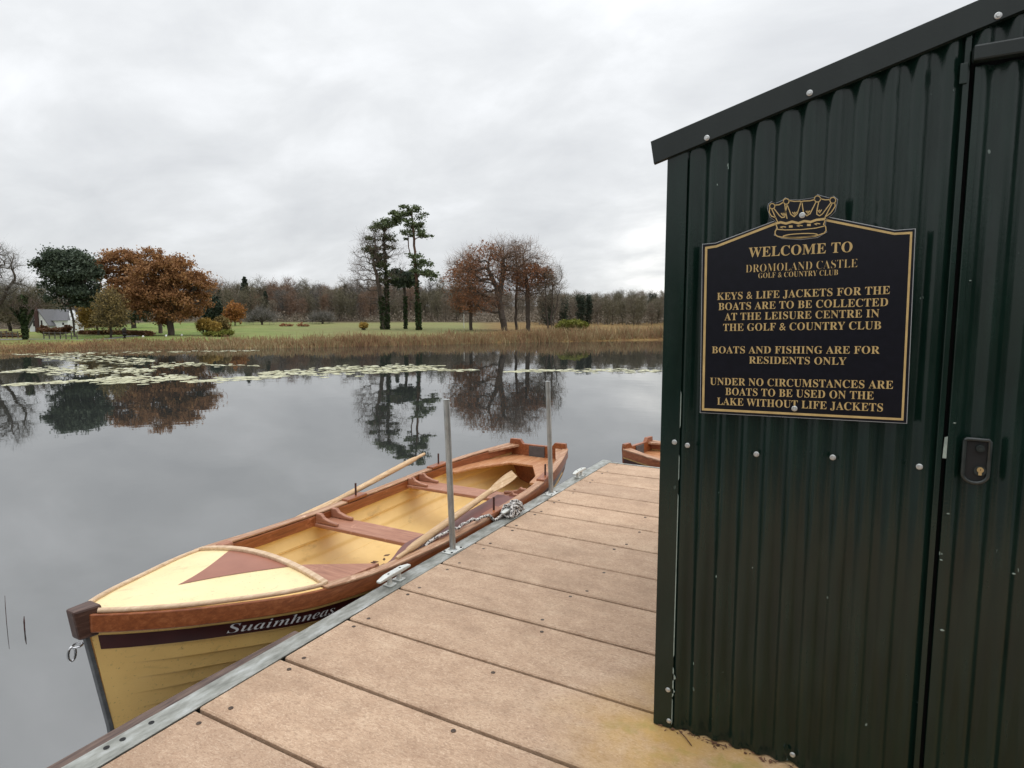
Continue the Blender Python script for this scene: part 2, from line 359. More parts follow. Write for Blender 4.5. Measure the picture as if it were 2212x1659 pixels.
# ================================================================== SETTING
# ------------------------------------------------------------------ shore line and terrain
_sx = [-3000, -900, 0, 200, 620, 900, 1200, 1430, 2000, 2700, 5000]
_sd = [28, 31, 37.5, 43, 46, 51.5, 59, 66, 74, 74, 60]
def px_of(th): return 1106 + 1337 * np.tan(np.clip(th, -1.25, 1.25))       # th: angle right of the camera heading
def shore_r(th):
    th = np.asarray(th, float); front = np.interp(px_of(th), _sx, _sd) / np.cos(np.clip(th, -1.15, 1.15))
    k = ss(.95, 1.3, np.abs(th)); return front * (1-k) + 42 * k
def ground_h(th, r):
    th = np.asarray(th, float); r = np.asarray(r, float); rs = shore_r(th); e_ = r - rs; px = px_of(th); d = r * np.cos(np.clip(th, -1.1, 1.1))
    wl = 1 - ss(150, 330, px)
    h = WZ - .8 + .95 * ss(-4, 1.2, e_) + .30 * ss(1, 6, e_)
    h = h + (1 - .9*wl) * .027 * np.clip(d - 56, 0, 52)
    h = h + .045 * np.clip(d - 108 - 10*wl, 0, 120) + .004 * np.clip(d - 230, 0, 900) * 1.0
    h = h + .05 * np.sin(th * 37 + r * .31) * ss(1, 5, e_)
    return h
def polar(x, y, D):
    """angle and radius of the place seen at column x at depth D"""
    th = math.atan((x - 1106) / 1337); return th, D / math.cos(th)
def gpos(x, D, dz=0.):
    th, r = polar(x, 0, D); a = YAW - th
    return Vector((-math.sin(a) * r, math.cos(a) * r, float(ground_h(th, r)) + dz))
ths = np.concatenate([np.linspace(-math.pi, -.85, 60, endpoint=False), np.linspace(-.85, .85, 260, endpoint=False), np.linspace(.85, math.pi, 61)])
rel = np.concatenate([[-200], np.linspace(-6, 12, 28), np.geomspace(14, 3200, 60)])
TH, EE = np.meshgrid(ths, rel, indexing='ij'); RR = np.maximum(shore_r(TH) + EE, .5)
HH = ground_h(TH, RR); AA = YAW - TH
V = np.stack([-np.sin(AA) * RR, np.cos(AA) * RR, HH], -1)
ni, nj = TH.shape
idx = np.arange(ni * nj).reshape(ni, nj)
Q = np.stack([idx[:-1, :-1], idx[1:, :-1], idx[1:, 1:], idx[:-1, 1:]], -1).reshape(-1, 4)
go = quads('ground', V.reshape(-1, 3), Q, M['ground'], smooth=True); tag(go, kind='structure')
DD = RR * np.cos(np.clip(TH, -1.1, 1.1)); PX = px_of(TH)
bank = 1 - ss(3.5, 7, EE) * (1 - .93 * ss(985, 1090, PX)) * (1 - .5 * (1 - ss(-50, 160, PX)))
wood_z = ss(98, 108, DD)
ca = go.data.color_attributes.new('zone', 'FLOAT_COLOR', 'POINT')
ca.data.foreach_set('color', np.stack([bank, wood_z, ss(420, 760, PX) * .62, bank*0+1], -1).astype(np.float32).ravel())
# water: one sheet, meshed as a disc under the whole view
wq = []; wv_ = []
for i in range(97):
    a = 2 * math.pi * i / 96
    for r in (0.01, 10, 30, 60, 130): wv_.append((math.cos(a)*r, math.sin(a)*r, WZ))
for i in range(96):
    for j in range(4): o = i*5 + j; wq.append((o, o+1, o+6, o+5))
tag(quads('lake_water', wv_, wq, M['water']), kind='structure')
# narrow tarmac path behind the bank on the left
G = []
for x in np.linspace(-160, 300, 40):
    D = 49.5 + .010 * x + (6 * ss(180, 300, x)); a = gpos(x, D, .012); b = gpos(x, D + 1.7, .012); G.append([a, b])
tag(MB().grid(G).build('path', M['path']), kind='structure')

# ================================================================== JETTY
JX = -2.285
joints = [-1.55, -1.11, -.68, -.245, .19, .62, 1.052, 1.486, 1.925, 2.365, 2.800, 3.235, 3.657, 4.088, 4.508, 4.87, 5.25, 5.655, 6.085, 6.53]
jetty = empty('jetty', (0, 0, 0)); tag(jetty, 'floating jetty of wide tan composite boards with a grey metal edge', 'jetty')
mb = MB()
for a, b in zip(joints[:-1], joints[1:]):
    z = random.uniform(-.0015, .0015); y0 = a + .0095; y1 = b - .0095; ch = .006
    prof = [(y0, z-.034), (y0, z-ch), (y0+ch, z), (y1-ch, z), (y1, z-ch), (y1, z-.034)]
    x0 = JX + random.uniform(-.004, .004)
    mb.prism([(x0, y, zz) for y, zz in prof], (3.2 - x0, 0, 0))
mb.build('deck_boards', M['board'], jetty)
mb = MB(); mb.box((JX + .05, joints[0], -.16), (JX + .13, 6.5, -.0345)); mb.box((-.9, joints[0], -.16), (-.82, 6.5, -.0345)); mb.box((.9, joints[0], -.16), (.98, 6.5, -.0345)); mb.box((3.0, joints[0], -.16), (3.1, 6.5, -.0345))
mb.build('joist', M['float'], jetty)
mb = MB()
for y in (-1.4, 1.2, 3.9): mb.box((JX + .16, y, WZ - .2), (3.0, y + 2.2, -.165))
mb.build('pontoon_float', M['float'], jetty, bevel=.03)
# metal edge angle along the boat side, and the far end
mb = MB(); mb.prism([(JX - .006, -1.6, .004), (JX - .118, -1.6, .004), (JX - .118, -1.6, -.11), (JX - .110, -1.6, -.11), (JX - .110, -1.6, -.004), (JX - .006, -1.6, -.004)], (0, 8.22, 0))
mb.build('edge_rail', M['rail'], jetty, bevel=.0015, seg=1)
mb = MB(); mb.box((JX - .006, 6.536, -.10), (3.2, 6.56, .004)); mb.build('end_rail', M['rail'], jetty, bevel=.002, seg=1)
G = []
mb = MB()
ys = np.linspace(-1.6, 2.15, 40)
pts = [(JX - .150 - .006*math.sin(y*2.1), y, -.045 + .004*math.sin(y*5)) for y in ys]
wd_ = [(.058 - .006*max(0, y-2)/4.6, 0, 0) for y in ys]
mb.bar(pts, wd_, [(0, 0, .085)] * len(ys)); mb.build('fender_strip', M['fender'], jetty, bevel=.008)
hm = MB(); hm.tube([(0, 0, 0), (0, 0, .0012)], .011, 12)
h0 = None
for q in ((230, 1615), (265, 1597), (327, 1561)):
    p = onz(*q, .0045)
    if h0 is None: h0 = hm.build('bolt_hole', M['hole'], jetty); h0.location = p
    else: c_ = h0.copy(); c_.location = p; link(c_, jetty)
# screws in the boards (countersunk, rusty)
sm = MB(); sm.tube([(0, 0, -.002), (0, 0, .0016)], .0105, 10)
s0 = None
for k, (a, b) in enumerate(zip(joints[5:-1], joints[6:])):
    for xi, xo in ((JX + .10, 0), (-1.36 if k % 2 else -1.30, .0), (-.50, 0)):
        for f in (.13, .87):
            if xi > -.6 and b > 2.4: continue
            x = xi + random.uniform(-.02, .02); y = a + (b - a) * (f + random.uniform(-.03, .03))
            if xi > -2 and f < .5 and random.random() < .55: continue
            if s0 is None: s0 = sm.build('deck_screw', M['screw'], jetty); o = s0
            else: o = s0.copy(); link(o, jetty)
            o.location = (x, y, .0)
# ------------------------------------------------------------------ posts
def post(base, lean, h, label):
    e_ = empty('mooring_post', base); tag(e_, label, 'post', 'galvanised posts along the jetty edge')
    top = Vector(lean) * h + Vector((0, 0, h))
    MB().tube([(0, 0, .006), tuple(top * .5), tuple(top)], .0215, 20).build('tube', M['galv'], e_, smooth=40)
    MB().tube([tuple(top + Vector((0, 0, .0005))), tuple(top + Vector((0, 0, .006)))], .0235, 20).build('cap', M['galv'], e_, smooth=30)
    MB().box((-.045, -.075, .0), (.045, .075, .0065)).build('base_plate', M['cleat'], e_, bevel=.004)
    MB().tube([(0, 0, .0065), (0, 0, .013)], [.030, .0225], 20).build('weld_collar', M['galv'], e_, smooth=30)
    b0 = None
    for sx, sy in ((0.03, .057), (-.03, .057), (.03, -.057), (-.03, -.057)):
        if b0 is None: b0 = MB().tube([(0, 0, 0), (0, 0, .004)], .008, 8).build('bolt', M['hole'], e_); o = b0
        else: o = b0.copy(); link(o, e_)
        o.location = (sx, sy, .0065)
    return e_
pz = .0045
p1 = onz(983, 1190, pz); p2 = onz(1200, 1068, pz)
post((JX - .058, p1.y, pz), (-.030, -.012, 0), 1.055, 'bare galvanised post nearer the camera, rising beside the oar blade end')
post((JX - .050, p2.y, pz), (-.030, -.02, 0), 1.04, "bare galvanised post farther along, in front of the boat's stern")
# ------------------------------------------------------------------ cleats
def cleat(loc, ang, label, mat=None):
    e_ = empty('cleat', loc, ang); tag(e_, label, 'cleat', 'cleats bolted on the jetty edge'); mt = mat or M['cleat']
    MB().bar([(0, -.15, .056), (0, -.08, .062), (0, .08, .062), (0, .15, .056)], [(.030, 0, 0), (.046, 0, 0), (.046, 0, 0), (.030, 0, 0)], [(0, 0, .014), (0, 0, .022), (0, 0, .022), (0, 0, .014)]).build('horn', mt, e_, bevel=.005)
    lg = None
    for y in (-.045, .045):
        o = MB().tube([(0, y, .006), (0, y, .052)], [.017, .012], 10).build('leg', mt, e_, smooth=40)
    for y in (-.045, .045):
        MB().box((-.032, y - .030, .0), (.032, y + .030, .008)).build('foot', mt, e_, bevel=.003)
    for y in (-.055, .055):
        MB().tube([(0, y, .0728), (0, y, .0742)], .007, 10).build('bolt_hole', M['hole'], e_)
    return e_
c1 = onz(856, 1240, .06); c2 = onz(1112, 1102, .05); c3 = onz(1268, 1022, .05)
cleat((JX - .078, c1.y, .0045), R_(1), 'bare pale alloy cleat nearest the camera beside the foredeck')
cleat((JX - .070, c2.y, .0045), R_(-2), 'cleat wrapped in speckled mooring rope')
cleat((JX - .062, c3.y, .0045), R_(0), 'bare pale alloy cleat near the far corner of the jetty')
# ------------------------------------------------------------------ mooring rope (knot round the cleat + tail along the gunwale)
mb = MB(); cy = c2.y; cxr = JX - .070
def coil(c, ax, bx, n, r, ph=0., tilt=0.):
    return [(c[0] + ax*math.cos(ph + 2*math.pi*i/n), c[1] + bx*math.sin(ph + 2*math.pi*i/n), c[2] + tilt*math.sin(ph*2 + 4*math.pi*i/n)) for i in range(n + 1)]
rr = .012
mb.tube(coil((cxr, cy, .018), .050, .088, 24, rr, .3, .006), rr, 8)
mb.tube(coil((cxr - .004, cy + .01, .038), .045, .078, 24, rr, 1.1, .01), rr, 8)
for k, (ya, yb) in enumerate(((-.10, .07), (.09, -.08), (-.05, .11), (.04, -.11), (-.09, -.02), (.02, .10))):
    mb.tube([(cxr - .05, cy + ya, .03), (cxr - .03, cy + ya*.7 + yb*.3, .075 + .006*k), (cxr + .012, cy + (ya+yb)/2, .094 + .004*k), (cxr + .04, cy + ya*.25 + yb*.75, .072 + .004*k), (cxr + .052, cy + yb, .03)], rr, 8)
tail = [(cxr - .03, cy - .11, .03), (cxr - .05, cy - .2, .015), (cxr - .07, cy - .27, .075), (cxr - .085, cy - .38, .065), (cxr - .10, cy - .46, .085), (cxr - .115, cy - .56, .07), (cxr - .11, cy - .66, .075), (cxr - .135, cy - .76, .07), (cxr - .15, cy - .88, .06), (cxr - .15, cy - .98, .045), (cxr - .16, cy - 1.06, .0), (cxr - .20, cy - 1.04, -.06), (cxr - .22, cy - .95, -.085)]
tp = []
for i in range(len(tail) - 1):
    a, b = Vector(tail[i]), Vector(tail[i+1])
    for k in range(4): tp.append(a.lerp(b, k/4))
tp.append(Vector(tail[-1]))
mb.tube([(p + Vector((.006*math.sin(i*.9), .004*math.cos(i*.7), .005*math.sin(i*1.3)))) for i, p in enumerate(tp)], rr*.95, 8)
tag(mb.build('mooring_rope', M['rope'], None, smooth=60), 'black and white speckled rope knotted on a cleat beside the boat', 'rope')

# ================================================================== BOATS
LB = 4.88
b_f = pchip([0, .12, .38, .97, 1.45, 2.05, 2.7, 3.4, 3.95, 4.4, LB], [.026, .135, .305, .572, .635, .655, .658, .645, .585, .49, .355])
s_f = pchip([0, .45, 1.0, 1.6, 2.2, 2.9, 3.6, 4.2, LB], [.222, .148, .082, .036, .022, .032, .058, .095, .13])
def keel(y): return -.62 + .10 * ss(3.7, LB, y)
def nexp(y): return 1.15 + 1.9 * float(ss(0, 1.7, y)) - .5 * float(ss(3.4, LB, y))
def hull_pt(y, dz, side, off=0.):
    """point on the hull skin dz below the sheer; off pushes outward"""
    s = s_f(y); k = float(keel(y)); v = min(max(dz / (s - k), 0), 1); ww = b_f(y) * (1 - v ** nexp(y)) if v > 0 else b_f(y)
    rake = .10 * min(dz / .65, 1) * max(0, 1 - y / .9)
    return Vector((side * (max(ww, .012) + off), y + rake, s - dz))
def boat(name, loc, ang, label, detailed=True, varn='varnish'):
    B = empty(name, loc, ang); tag(B, label, 'rowing boat')
    Y = np.concatenate([np.linspace(0, .4, 9)[:-1], np.linspace(.4, LB, 45)])
    # outer planking: sheer strake then clinker planks with stepped laps
    lev = [.190, .275, .365, .455, .545, .66]
    mb = MB()
    for side in (-1, 1):
        G = [[hull_pt(y, d, side) for y in Y] for d in (.0, .05, .10, .143, .190)]; mb.grid(G)
        for a, b in zip(lev[:-1], lev[1:]):
            def of(y): return .026 * float(ss(.12, .55, y))
            rows = [[hull_pt(y, a, side, 0) for y in Y]]
            for dq, o_ in ((.002, -1.0), (.010, -1.25), (.018, -.95), (.035, -.72), (.055, -.45), (b - a, 0.)): rows.append([hull_pt(y, a + dq, side, of(y) * o_) for y in Y])
            mb.grid(rows)
    G = [[hull_pt(LB, d, s_ , 0) for d in np.linspace(0, .66, 12)] for s_ in (-1, 1)]
    mb.grid(G)
    mb.build('hull', M['hull'], B, smooth=28)
    # inner skin
    mb = MB()
    Yi = np.linspace(.8, LB - .03, 50)
    for side in (-1, 1):
        rows = []
        for i, d in enumerate(np.linspace(.01, .40, 27)):
            ph = (d % .105) / .105; ridge = -.022 - .016 * (ph if ph < .85 else (1-ph)/.15*.85)
            rows.append([hull_pt(y, d, side, ridge) for y in Yi])
        last = rows[-1]; rows.append([Vector((p.x*.55, p.y, p.z - .035)) for p in last]); rows.append([Vector((0, p.y, p.z - .04)) for p in last])
        mb.grid(rows)
    mb.build('interior', M['inner'], B, smooth=35)
    def along(d, off, y0=0., y1=LB, n=54): return [hull_pt(y, d, 1, off) for y in np.linspace(y0, y1, n)]
    def mirror(pts, s_): return [Vector((p.x * s_, p.y, p.z)) for p in pts]
    for s_ in (-1, 1):
        # rubbing strake (gunwale)
        pts = mirror(along(.040, .012, .0, LB, 60), s_)
        MB().bar(pts, [(.026, 0, 0)] * 60, [(0, 0, .092)] * 60).build('rubbing_strake', M[varn], B, bevel=.006)
        # capping, worn
        pts = mirror(along(-.012, -.008, .96, LB, 50), s_)
        MB().bar(pts, [(.072, 0, 0)] * 50, [(0, 0, .016)] * 50).build('gunwale_cap', M['worn'], B, bevel=.005)
        pts = mirror(along(.042, -.040, 1.0, LB - .03, 50), s_)
        MB().bar(pts, [(.018, 0, 0)] * 50, [(0, 0, .082)] * 50).build('inwale', M[varn], B, bevel=.004)
        # maroon name band
        rows = [[hull_pt(y, d, s_, .0035) for y in np.linspace(.02, LB, 60)] for d in (.108, .13, .155, .184)]
        MB().grid(rows).build('name_band', M['maroon'], B, smooth=60)
    # transom with raised quarters and a grey pad
    s = s_f(LB); bw = b_f(LB)
    out = [(-bw-.01, s+.005), (-bw+.0, s+.075), (-bw+.13, s+.075), (-bw+.17, s+.025), (bw-.17, s+.025), (bw-.13, s+.075), (bw, s+.075), (bw+.01, s+.005)]
    low = [(bw*(1 - v**nexp(LB)), s - v*(s-float(keel(LB)))) for v in np.linspace(.1, 1, 8)]
    poly = [(x, LB - .028, z) for x, z in out + low + [(-x, z) for x, z in reversed(low)]]
    MB().prism(poly, (0, .050, 0)).build('transom', M[varn], B, bevel=.004)
    MB().box((-.10, LB - .040, s - .12), (.10, LB - .0285, s + .012)).build('motor_pad', M['patch'], B, bevel=.002)
    for s_ in (-1, 1):
        MB().prism([(s_*(bw - .005), LB - .01, s - .012), (s_*(bw - .13), LB - .01, s - .012), (s_*(b_f(LB-.42) - .06), LB - .42, s_f(LB-.42) - .012), (s_*(b_f(LB-.42) - .01), LB - .42, s_f(LB-.42) - .012)], (0, 0, .026)).build('quarter_knee', M['worn'], B, bevel=.004)
    # foredeck with camber up to the arch at its after edge
    ya = 1.005
    def deck_pt(y, f, dz=0.):
        yy = y - .02 * f * f; b_ = max(b_f(yy) - .012, .004); cam_ = .070 * (yy/ya) ** 1.5
        return Vector((f * b_, yy, s_f(yy) + .012 + cam_ * (1 - f*f) + dz))
    rows = [[deck_pt(y, f) for f in np.linspace(-1, 1, 25)] for y in np.linspace(.03, ya, 24)]
    rows.append([p - Vector((0, -.002, .03)) for p in rows[-1]])
    MB().grid(rows).build('foredeck', M['cream'], B, smooth=50)
    rows = []
    for q in np.linspace(0, 1, 16):
        y = .47 + (ya - .012 - .47) * q; fa = .60 * q * .80 + 1e-4
        rows.append([deck_pt(y, f * fa * (1 if True else 1), .003) for f in np.linspace(-1, 1, 13)])
    MB().grid(rows).build('deck_panel', M['mauve'], B, smooth=50)
    arch = [deck_pt(ya, f, .012) for f in np.linspace(-1, 1, 25)]
    MB().bar(arch, [(0, .040, 0)] * 25, [(0, 0, .022)] * 25).build('coaming', M['moulding'], B, bevel=.006)
    for s_ in (-1, 1):
        MB().tube([deck_pt(y, s_ * .985, .007) for y in np.linspace(.06, ya, 24)], .0125, 8).build('deck_moulding', M['moulding'], B, smooth=60)
    # flat quarter shelf behind the arch on one side, small knee on the other
    sz = lambda y: s_f(y) - .004
    poly = [(b_f(y) - .035, y, sz(1.1)) for y in np.linspace(ya + .01, 1.40, 8)] + [(.20, ya + .16, sz(1.1)), (.08, ya + .01, sz(1.1))]
    MB().prism(poly, (0, 0, .018)).build('side_shelf', M['thwart'], B, bevel=.004)
    MB().box((-b_f(1.15) + .02, 1.10, s_f(1.15) - .05), (-b_f(1.15) + .10, 1.20, s_f(1.15) + .035)).build('knee', M['thwart'], B, bevel=.02)
    # stem head, metal band, ring
    p0 = hull_pt(0, 0, 1); p0.x = 0
    MB().prism([(-.036, -.058, .262), (.036, -.058, .262), (.052, .06, .258), (-.052, .06, .258)], (0, .02, -.15)).build('stem_head', M['stem'], B, bevel=.012)
    pts = [Vector((0, hull_pt(0, d, 1).y - .012, s_f(0) - d)) for d in np.linspace(.10, .80, 12)]
    MB().bar(pts, [(.034, 0, 0)] * 12, [(0, .020, 0)] * 12).build('stem_band', M['band'], B, bevel=.004)
    mb = MB(); mb.tube([(.026*math.cos(a), -.040, .085 + .0*a) if False else (.022*math.cos(a), -.035 + .022*math.sin(a), .083) for a in np.linspace(0, 2*math.pi, 17)], .0055, 8, cap=False)
    mb.build('eye_bolt', M['steel'], B, smooth=60)
    mb = MB(); mb.tube([(.004*math.sin(a), -.058 + .016*math.cos(a), .052 + .036*math.sin(a)) for a in np.linspace(0, 2*math.pi, 17)], .006, 8, cap=False)
    mb.build('mooring_ring', M['steel'], B, smooth=60)
    # thwarts with pairs of knees
    for ty, tz in ((2.13, -.065), (3.32, -.030)):
        hw = b_f(ty) - .035
        T = MB().prism([(-hw, ty - .115, tz), (hw, ty - .115, tz), (hw, ty + .115, tz), (-hw, ty + .115, tz)], (0, 0, .030)).build('thwart', M['thwart'], B, bevel=.007)
        for s_ in (-1, 1):
            for dy in (-.085, .085):
                bb = b_f(ty + dy); top = s_f(ty + dy)
                prof = [(bb - .045, tz + .0305), (bb - .27, tz + .0305), (bb - .27, tz + .055), (bb - .20, tz + .062), (bb - .13, tz + .082), (bb - .095, tz + .115), (bb - .085, top + .022), (bb - .045, top + .024)]
                MB().prism([(s_ * x, ty + dy - .017, z) for x, z in prof], (0, .034, 0)).build('knee', M['thwart'], T, bevel=.008)
        for s_ in (-1, 1):
            MB().prism([(s_*(hw+.02), ty - .05, tz - .035), (s_*(hw - .10), ty - .05, tz - .035), (s_*(hw - .10), ty + .05, tz - .035), (s_*(hw+.02), ty + .05, tz - .035)], (0, 0, .034)).build('riser_block', M['inner'], T, bevel=.004)
    # U-shaped stern bench
    zb = -.005
    ou = [( (b_f(y) - .03), y) for y in np.linspace(3.80, LB - .02, 14)]
    inn = [(b_f(3.80) - .17, 3.80), (b_f(4.0) - .20, 4.05), (.14, 4.46)]
    poly = [(x, y, zb) for x, y in ou] + [(-x, y, zb) for x, y in reversed(ou)] + [(-x, y, zb) for x, y in inn] + [(x, y, zb) for x, y in reversed(inn)]
    MB().prism(poly, (0, 0, .026)).build('stern_bench', M['bench'], B, bevel=.006)
    # side board along one side
    rows = []
    for y in np.linspace(1.42, 3.22, 24): w_ = .06 + .18 * float(ss(1.42, 1.95, y)); rows.append([(b_f(y) - .040, y, s_f(y) + .006), (b_f(y) - w_, y, s_f(y) + .0), (b_f(y) - w_ - .004, y, s_f(y) - .05)])
    MB().grid(rows).build('side_board', M['sideboard'], B)
    # thole pins on pads
    for s_, y in ((-1, 2.52), (-1, 3.72), (1, 2.72), (1, 3.80)):
        x = s_ * (b_f(y) - .010); z = s_f(y)
        pad = MB().bar([hull_pt(y + q, -.022, s_, -.012) for q in (-.12, 0, .12)], [(.085, 0, 0)] * 3, [(0, 0, .03)] * 3).build('thole_pad', M[varn], B, bevel=.008)
        MB().tube([(x, y + .02, z + .02), (x, y + .02, z + .145)], .009, 8).build('thole_pin', M['pin'], pad, smooth=50)
    return B
BX, BY = -3.105, 1.475
boat1 = boat('rowing_boat', (BX, BY, 0), 0, 'cream and mahogany rowing boat moored alongside the tan jetty')
# name lettering on the side towards the jetty
def script_i(s):
    o = ''
    for c in s:
        o += chr((0x1D482 + ord(c) - 97) if c.islower() else (0x1D468 + ord(c) - 65))
    return o
def serif(s): return ''.join(chr(0x1D400 + ord(c) - 65) if 'A' <= c <= 'Z' else c for c in s)
def text_mesh(body, offset=0., ext=0., space=1.):
    c = bpy.data.curves.new('text', 'FONT'); c.body = body; c.size = 1; c.offset = offset; c.extrude = ext; c.resolution_u = 4; c.space_character = space
    o = bpy.data.objects.new('text', c); COL.objects.link(o)
    dg = bpy.context.evaluated_depsgraph_get(); me = bpy.data.meshes.new_from_object(o.evaluated_get(dg))
    bpy.data.objects.remove(o); bpy.data.curves.remove(c); return me
me = text_mesh(script_i('Suaimhneas'), -.008)
xs_ = [v.co.x for v in me.vertices]; x0, x1 = min(xs_), max(xs_)
def px_at(P): v = Vector(P) - CP; return 1106 + 1330 * v.dot(Rv) / v.dot(Fv)
def hull_y(px):
    lo_, hi_ = .1, 2.2
    for _ in range(40):
        m_ = (lo_ + hi_) / 2; p = hull_pt(m_, .14, 1); lo_, hi_ = (m_, hi_) if px_at((p.x + BX, p.y + BY, p.z)) < px else (lo_, m_)
    return lo_
Y0, Y1 = hull_y(489), hull_y(722)
for v in me.vertices:
    f = (v.co.x - x0) / (x1 - x0); y = Y0 + f * (Y1 - Y0); d = .166 - v.co.y * .078
    p = hull_pt(y, d, 1, .0062); v.co = p
me.materials.append(M['letter']); lo = bpy.data.objects.new('name_lettering', me); link(lo, boat1)
b2 = onz(1347, 972, -.02)
boat2 = boat('rowing_boat', (0, 0, 0), 0, "mahogany rowing boat beyond the jetty end, mostly hidden by the shed", varn='varnish')
ang2 = R_(78)
loc2 = Vector((b2.x, b2.y, -.15)) - Matrix.Rotation(ang2, 3, 'Z') @ Vector((-b_f(LB), LB, 0)); boat2.location = loc2; boat2.rotation_euler = (0, 0, ang2)

# ------------------------------------------------------------------ oars
def oar(name, butt, tip, label, roll=0.):
    butt = Vector(butt); tip = Vector(tip); d = (tip - butt); Ln = d.length; d.normalize()
    a = d.cross(Vector((0, 0, 1))).normalized(); b = a.cross(d)
    a2 = a * math.cos(roll) + b * math.sin(roll); b2_ = b * math.cos(roll) - a * math.sin(roll)
    E_ = empty(name, butt); tag(E_, label, 'oar', 'oars of the moored boat')
    P = lambda t_: d * t_
    sh = MB(); ts = [0, .02, .13, .15, .22, .5, 1.0, 1.5, Ln - .62]; rs = [.014, .017, .017, .024, .029, .030, .028, .025, .021]
    sh.tube([P(x) for x in ts], rs, 10, flat=.9); sh.build('shaft', M['oarwood'], E_, smooth=40)
    ts = np.linspace(Ln - .64, Ln, 10); wd2 = [.038, .042, .050, .062, .074, .082, .088, .090, .088, .078]; th2 = [.036, .030, .024, .018, .015, .013, .012, .011, .010, .009]
    MB().bar([P(x) + b2_ * (.02 * ((x - Ln + .64)/.64) ** 2) for x in ts], [a2 * x for x in wd2], [b2_ * x for x in th2]).build('blade', M['oarwood'], E_, bevel=.003)
    return E_
oar('oar', onz(857, 1207, .06), onz(1108, 1026, .14), 'pale wooden oar lying inside the boat across both seats, blade at the stern', -.75)
oar('oar', onz(917, 980, .22), onz(640, 1128, -.06), 'pale wooden oar hung over the lake side of the boat', .2)
# leaf litter in the bow corner of the boat
mb = MB()
for i in range(26):
    p = Vector((BX + b_f(1.5) - .16 + random.uniform(-.16, .06), BY + 1.48 + random.uniform(-.2, .35), -.055 + random.uniform(-.01, .02)))
    a = random.uniform(0, 6.28); s_ = random.uniform(.010, .030); u = Vector((math.cos(a), math.sin(a), random.uniform(-.4, .4))) * s_; v = Vector((-math.sin(a), math.cos(a), random.uniform(-.4, .4))) * s_ * .5
    mb.prism([p - u, p - v, p + u, p + v], (0, 0, .003))
tag(mb.build('leaf_litter', M['debris']), kind='stuff', label='dry brown leaf scraps lying in the boat')

# ================================================================== SHED
SY = 2.304; SX0, SX1 = -.603, 2.3; SB = 4.9
tipL = ony(1404, 312, SY - .035); tp2 = ony(2130, 0, SY - .035)
slope = (tp2.z - tipL.z) / (tp2.x - tipL.x)
shed = empty('shed', (SX0, SY, 0)); tag(shed, 'dark green corrugated metal shed standing on the jetty', 'shed')
inv = Vector((SX0, SY, 0))
def B_(mb): mb.v = [(a - SX0, b - SY, c) for a, b, c in mb.v]; return mb
RIDGE = .95
def roof_z(x): return tipL.z + slope * ((x - tipL.x) if x < RIDGE else (2 * RIDGE - tipL.x - x))
PITCHC, AMP = .0748, .0100
def corr(x): return AMP * math.sin(2 * math.pi * (x + .012) / PITCHC)
def corr_sheet(x0, x1, zlo, zhi, y, n=14, rag=0.):
    G = []; xs = np.linspace(x0, x1, max(2, int((x1 - x0) / PITCHC * n)))
    for x in xs:
        c = corr(x); zl = zlo + (rag * .5 * (math.sin(x*31) + math.sin(x*53+1)) if rag else 0)
        G.append([(x, y - c + .0012*math.sin(z*3 + x*9), z) for z in np.linspace(zl, zhi(x), 8)])
    return MB().grid(G)
DX0, DX1 = .279, 1.10          # door opening
topf = lambda x: roof_z(x) - .06
B_(corr_sheet(SX0 + .04, DX0 - .004, .006, topf, SY, rag=.004)).build('front_wall', M['shed'], shed, smooth=40)
B_(corr_sheet(DX1 + .02, SX1 - .04, .006, topf, SY)).build('front_wall', M['shed'], shed, smooth=40)
hb = ony(2097, 128, SY - .03); DT = ony(2097, 152, SY).z + .012
B_(corr_sheet(DX0 - .004, DX1 + .02, DT + .04, topf, SY)).build('gable_panel', M['shed'], shed, smooth=40)
# side and back walls
def side_sheet(X, y0, y1, zt):
    G = []
    for y in np.linspace(y0, y1, int((y1-y0)/PITCHC*8)):
        G.append([(X + AMP*math.sin(2*math.pi*y/PITCHC), y, z) for z in (.006, zt)])
    return MB().grid(G)
B_(side_sheet(SX0 + .012, SY + .012, SB, roof_z(SX0) - .05)).build('side_wall', M['shed'], shed, smooth=40)
B_(side_sheet(SX1 - .012, SY + .012, SB, roof_z(SX1) - .05)).build('side_wall', M['shed'], shed, smooth=40)
B_(corr_sheet(SX0 + .02, SX1 - .02, .006, topf, SB, 6)).build('back_wall', M['shed'], shed, smooth=40)
# corner angles
for X, sg in ((SX0, 1), (SX1, -1)):
    z1 = roof_z(X) - .055
    mb = MB(); yf = SY - AMP - .004
    mb.prism([(X, yf, .004), (X + sg*.072, yf, .004), (X + sg*.072, yf + .0025, .004), (X + sg*.0025, yf + .0025, .004), (X + sg*.0025, yf + .09, .004), (X, yf + .09, .004)], (0, 0, z1 - .004))
    B_(mb).build('corner_trim', M['shed'], shed, bevel=.0015, seg=1)
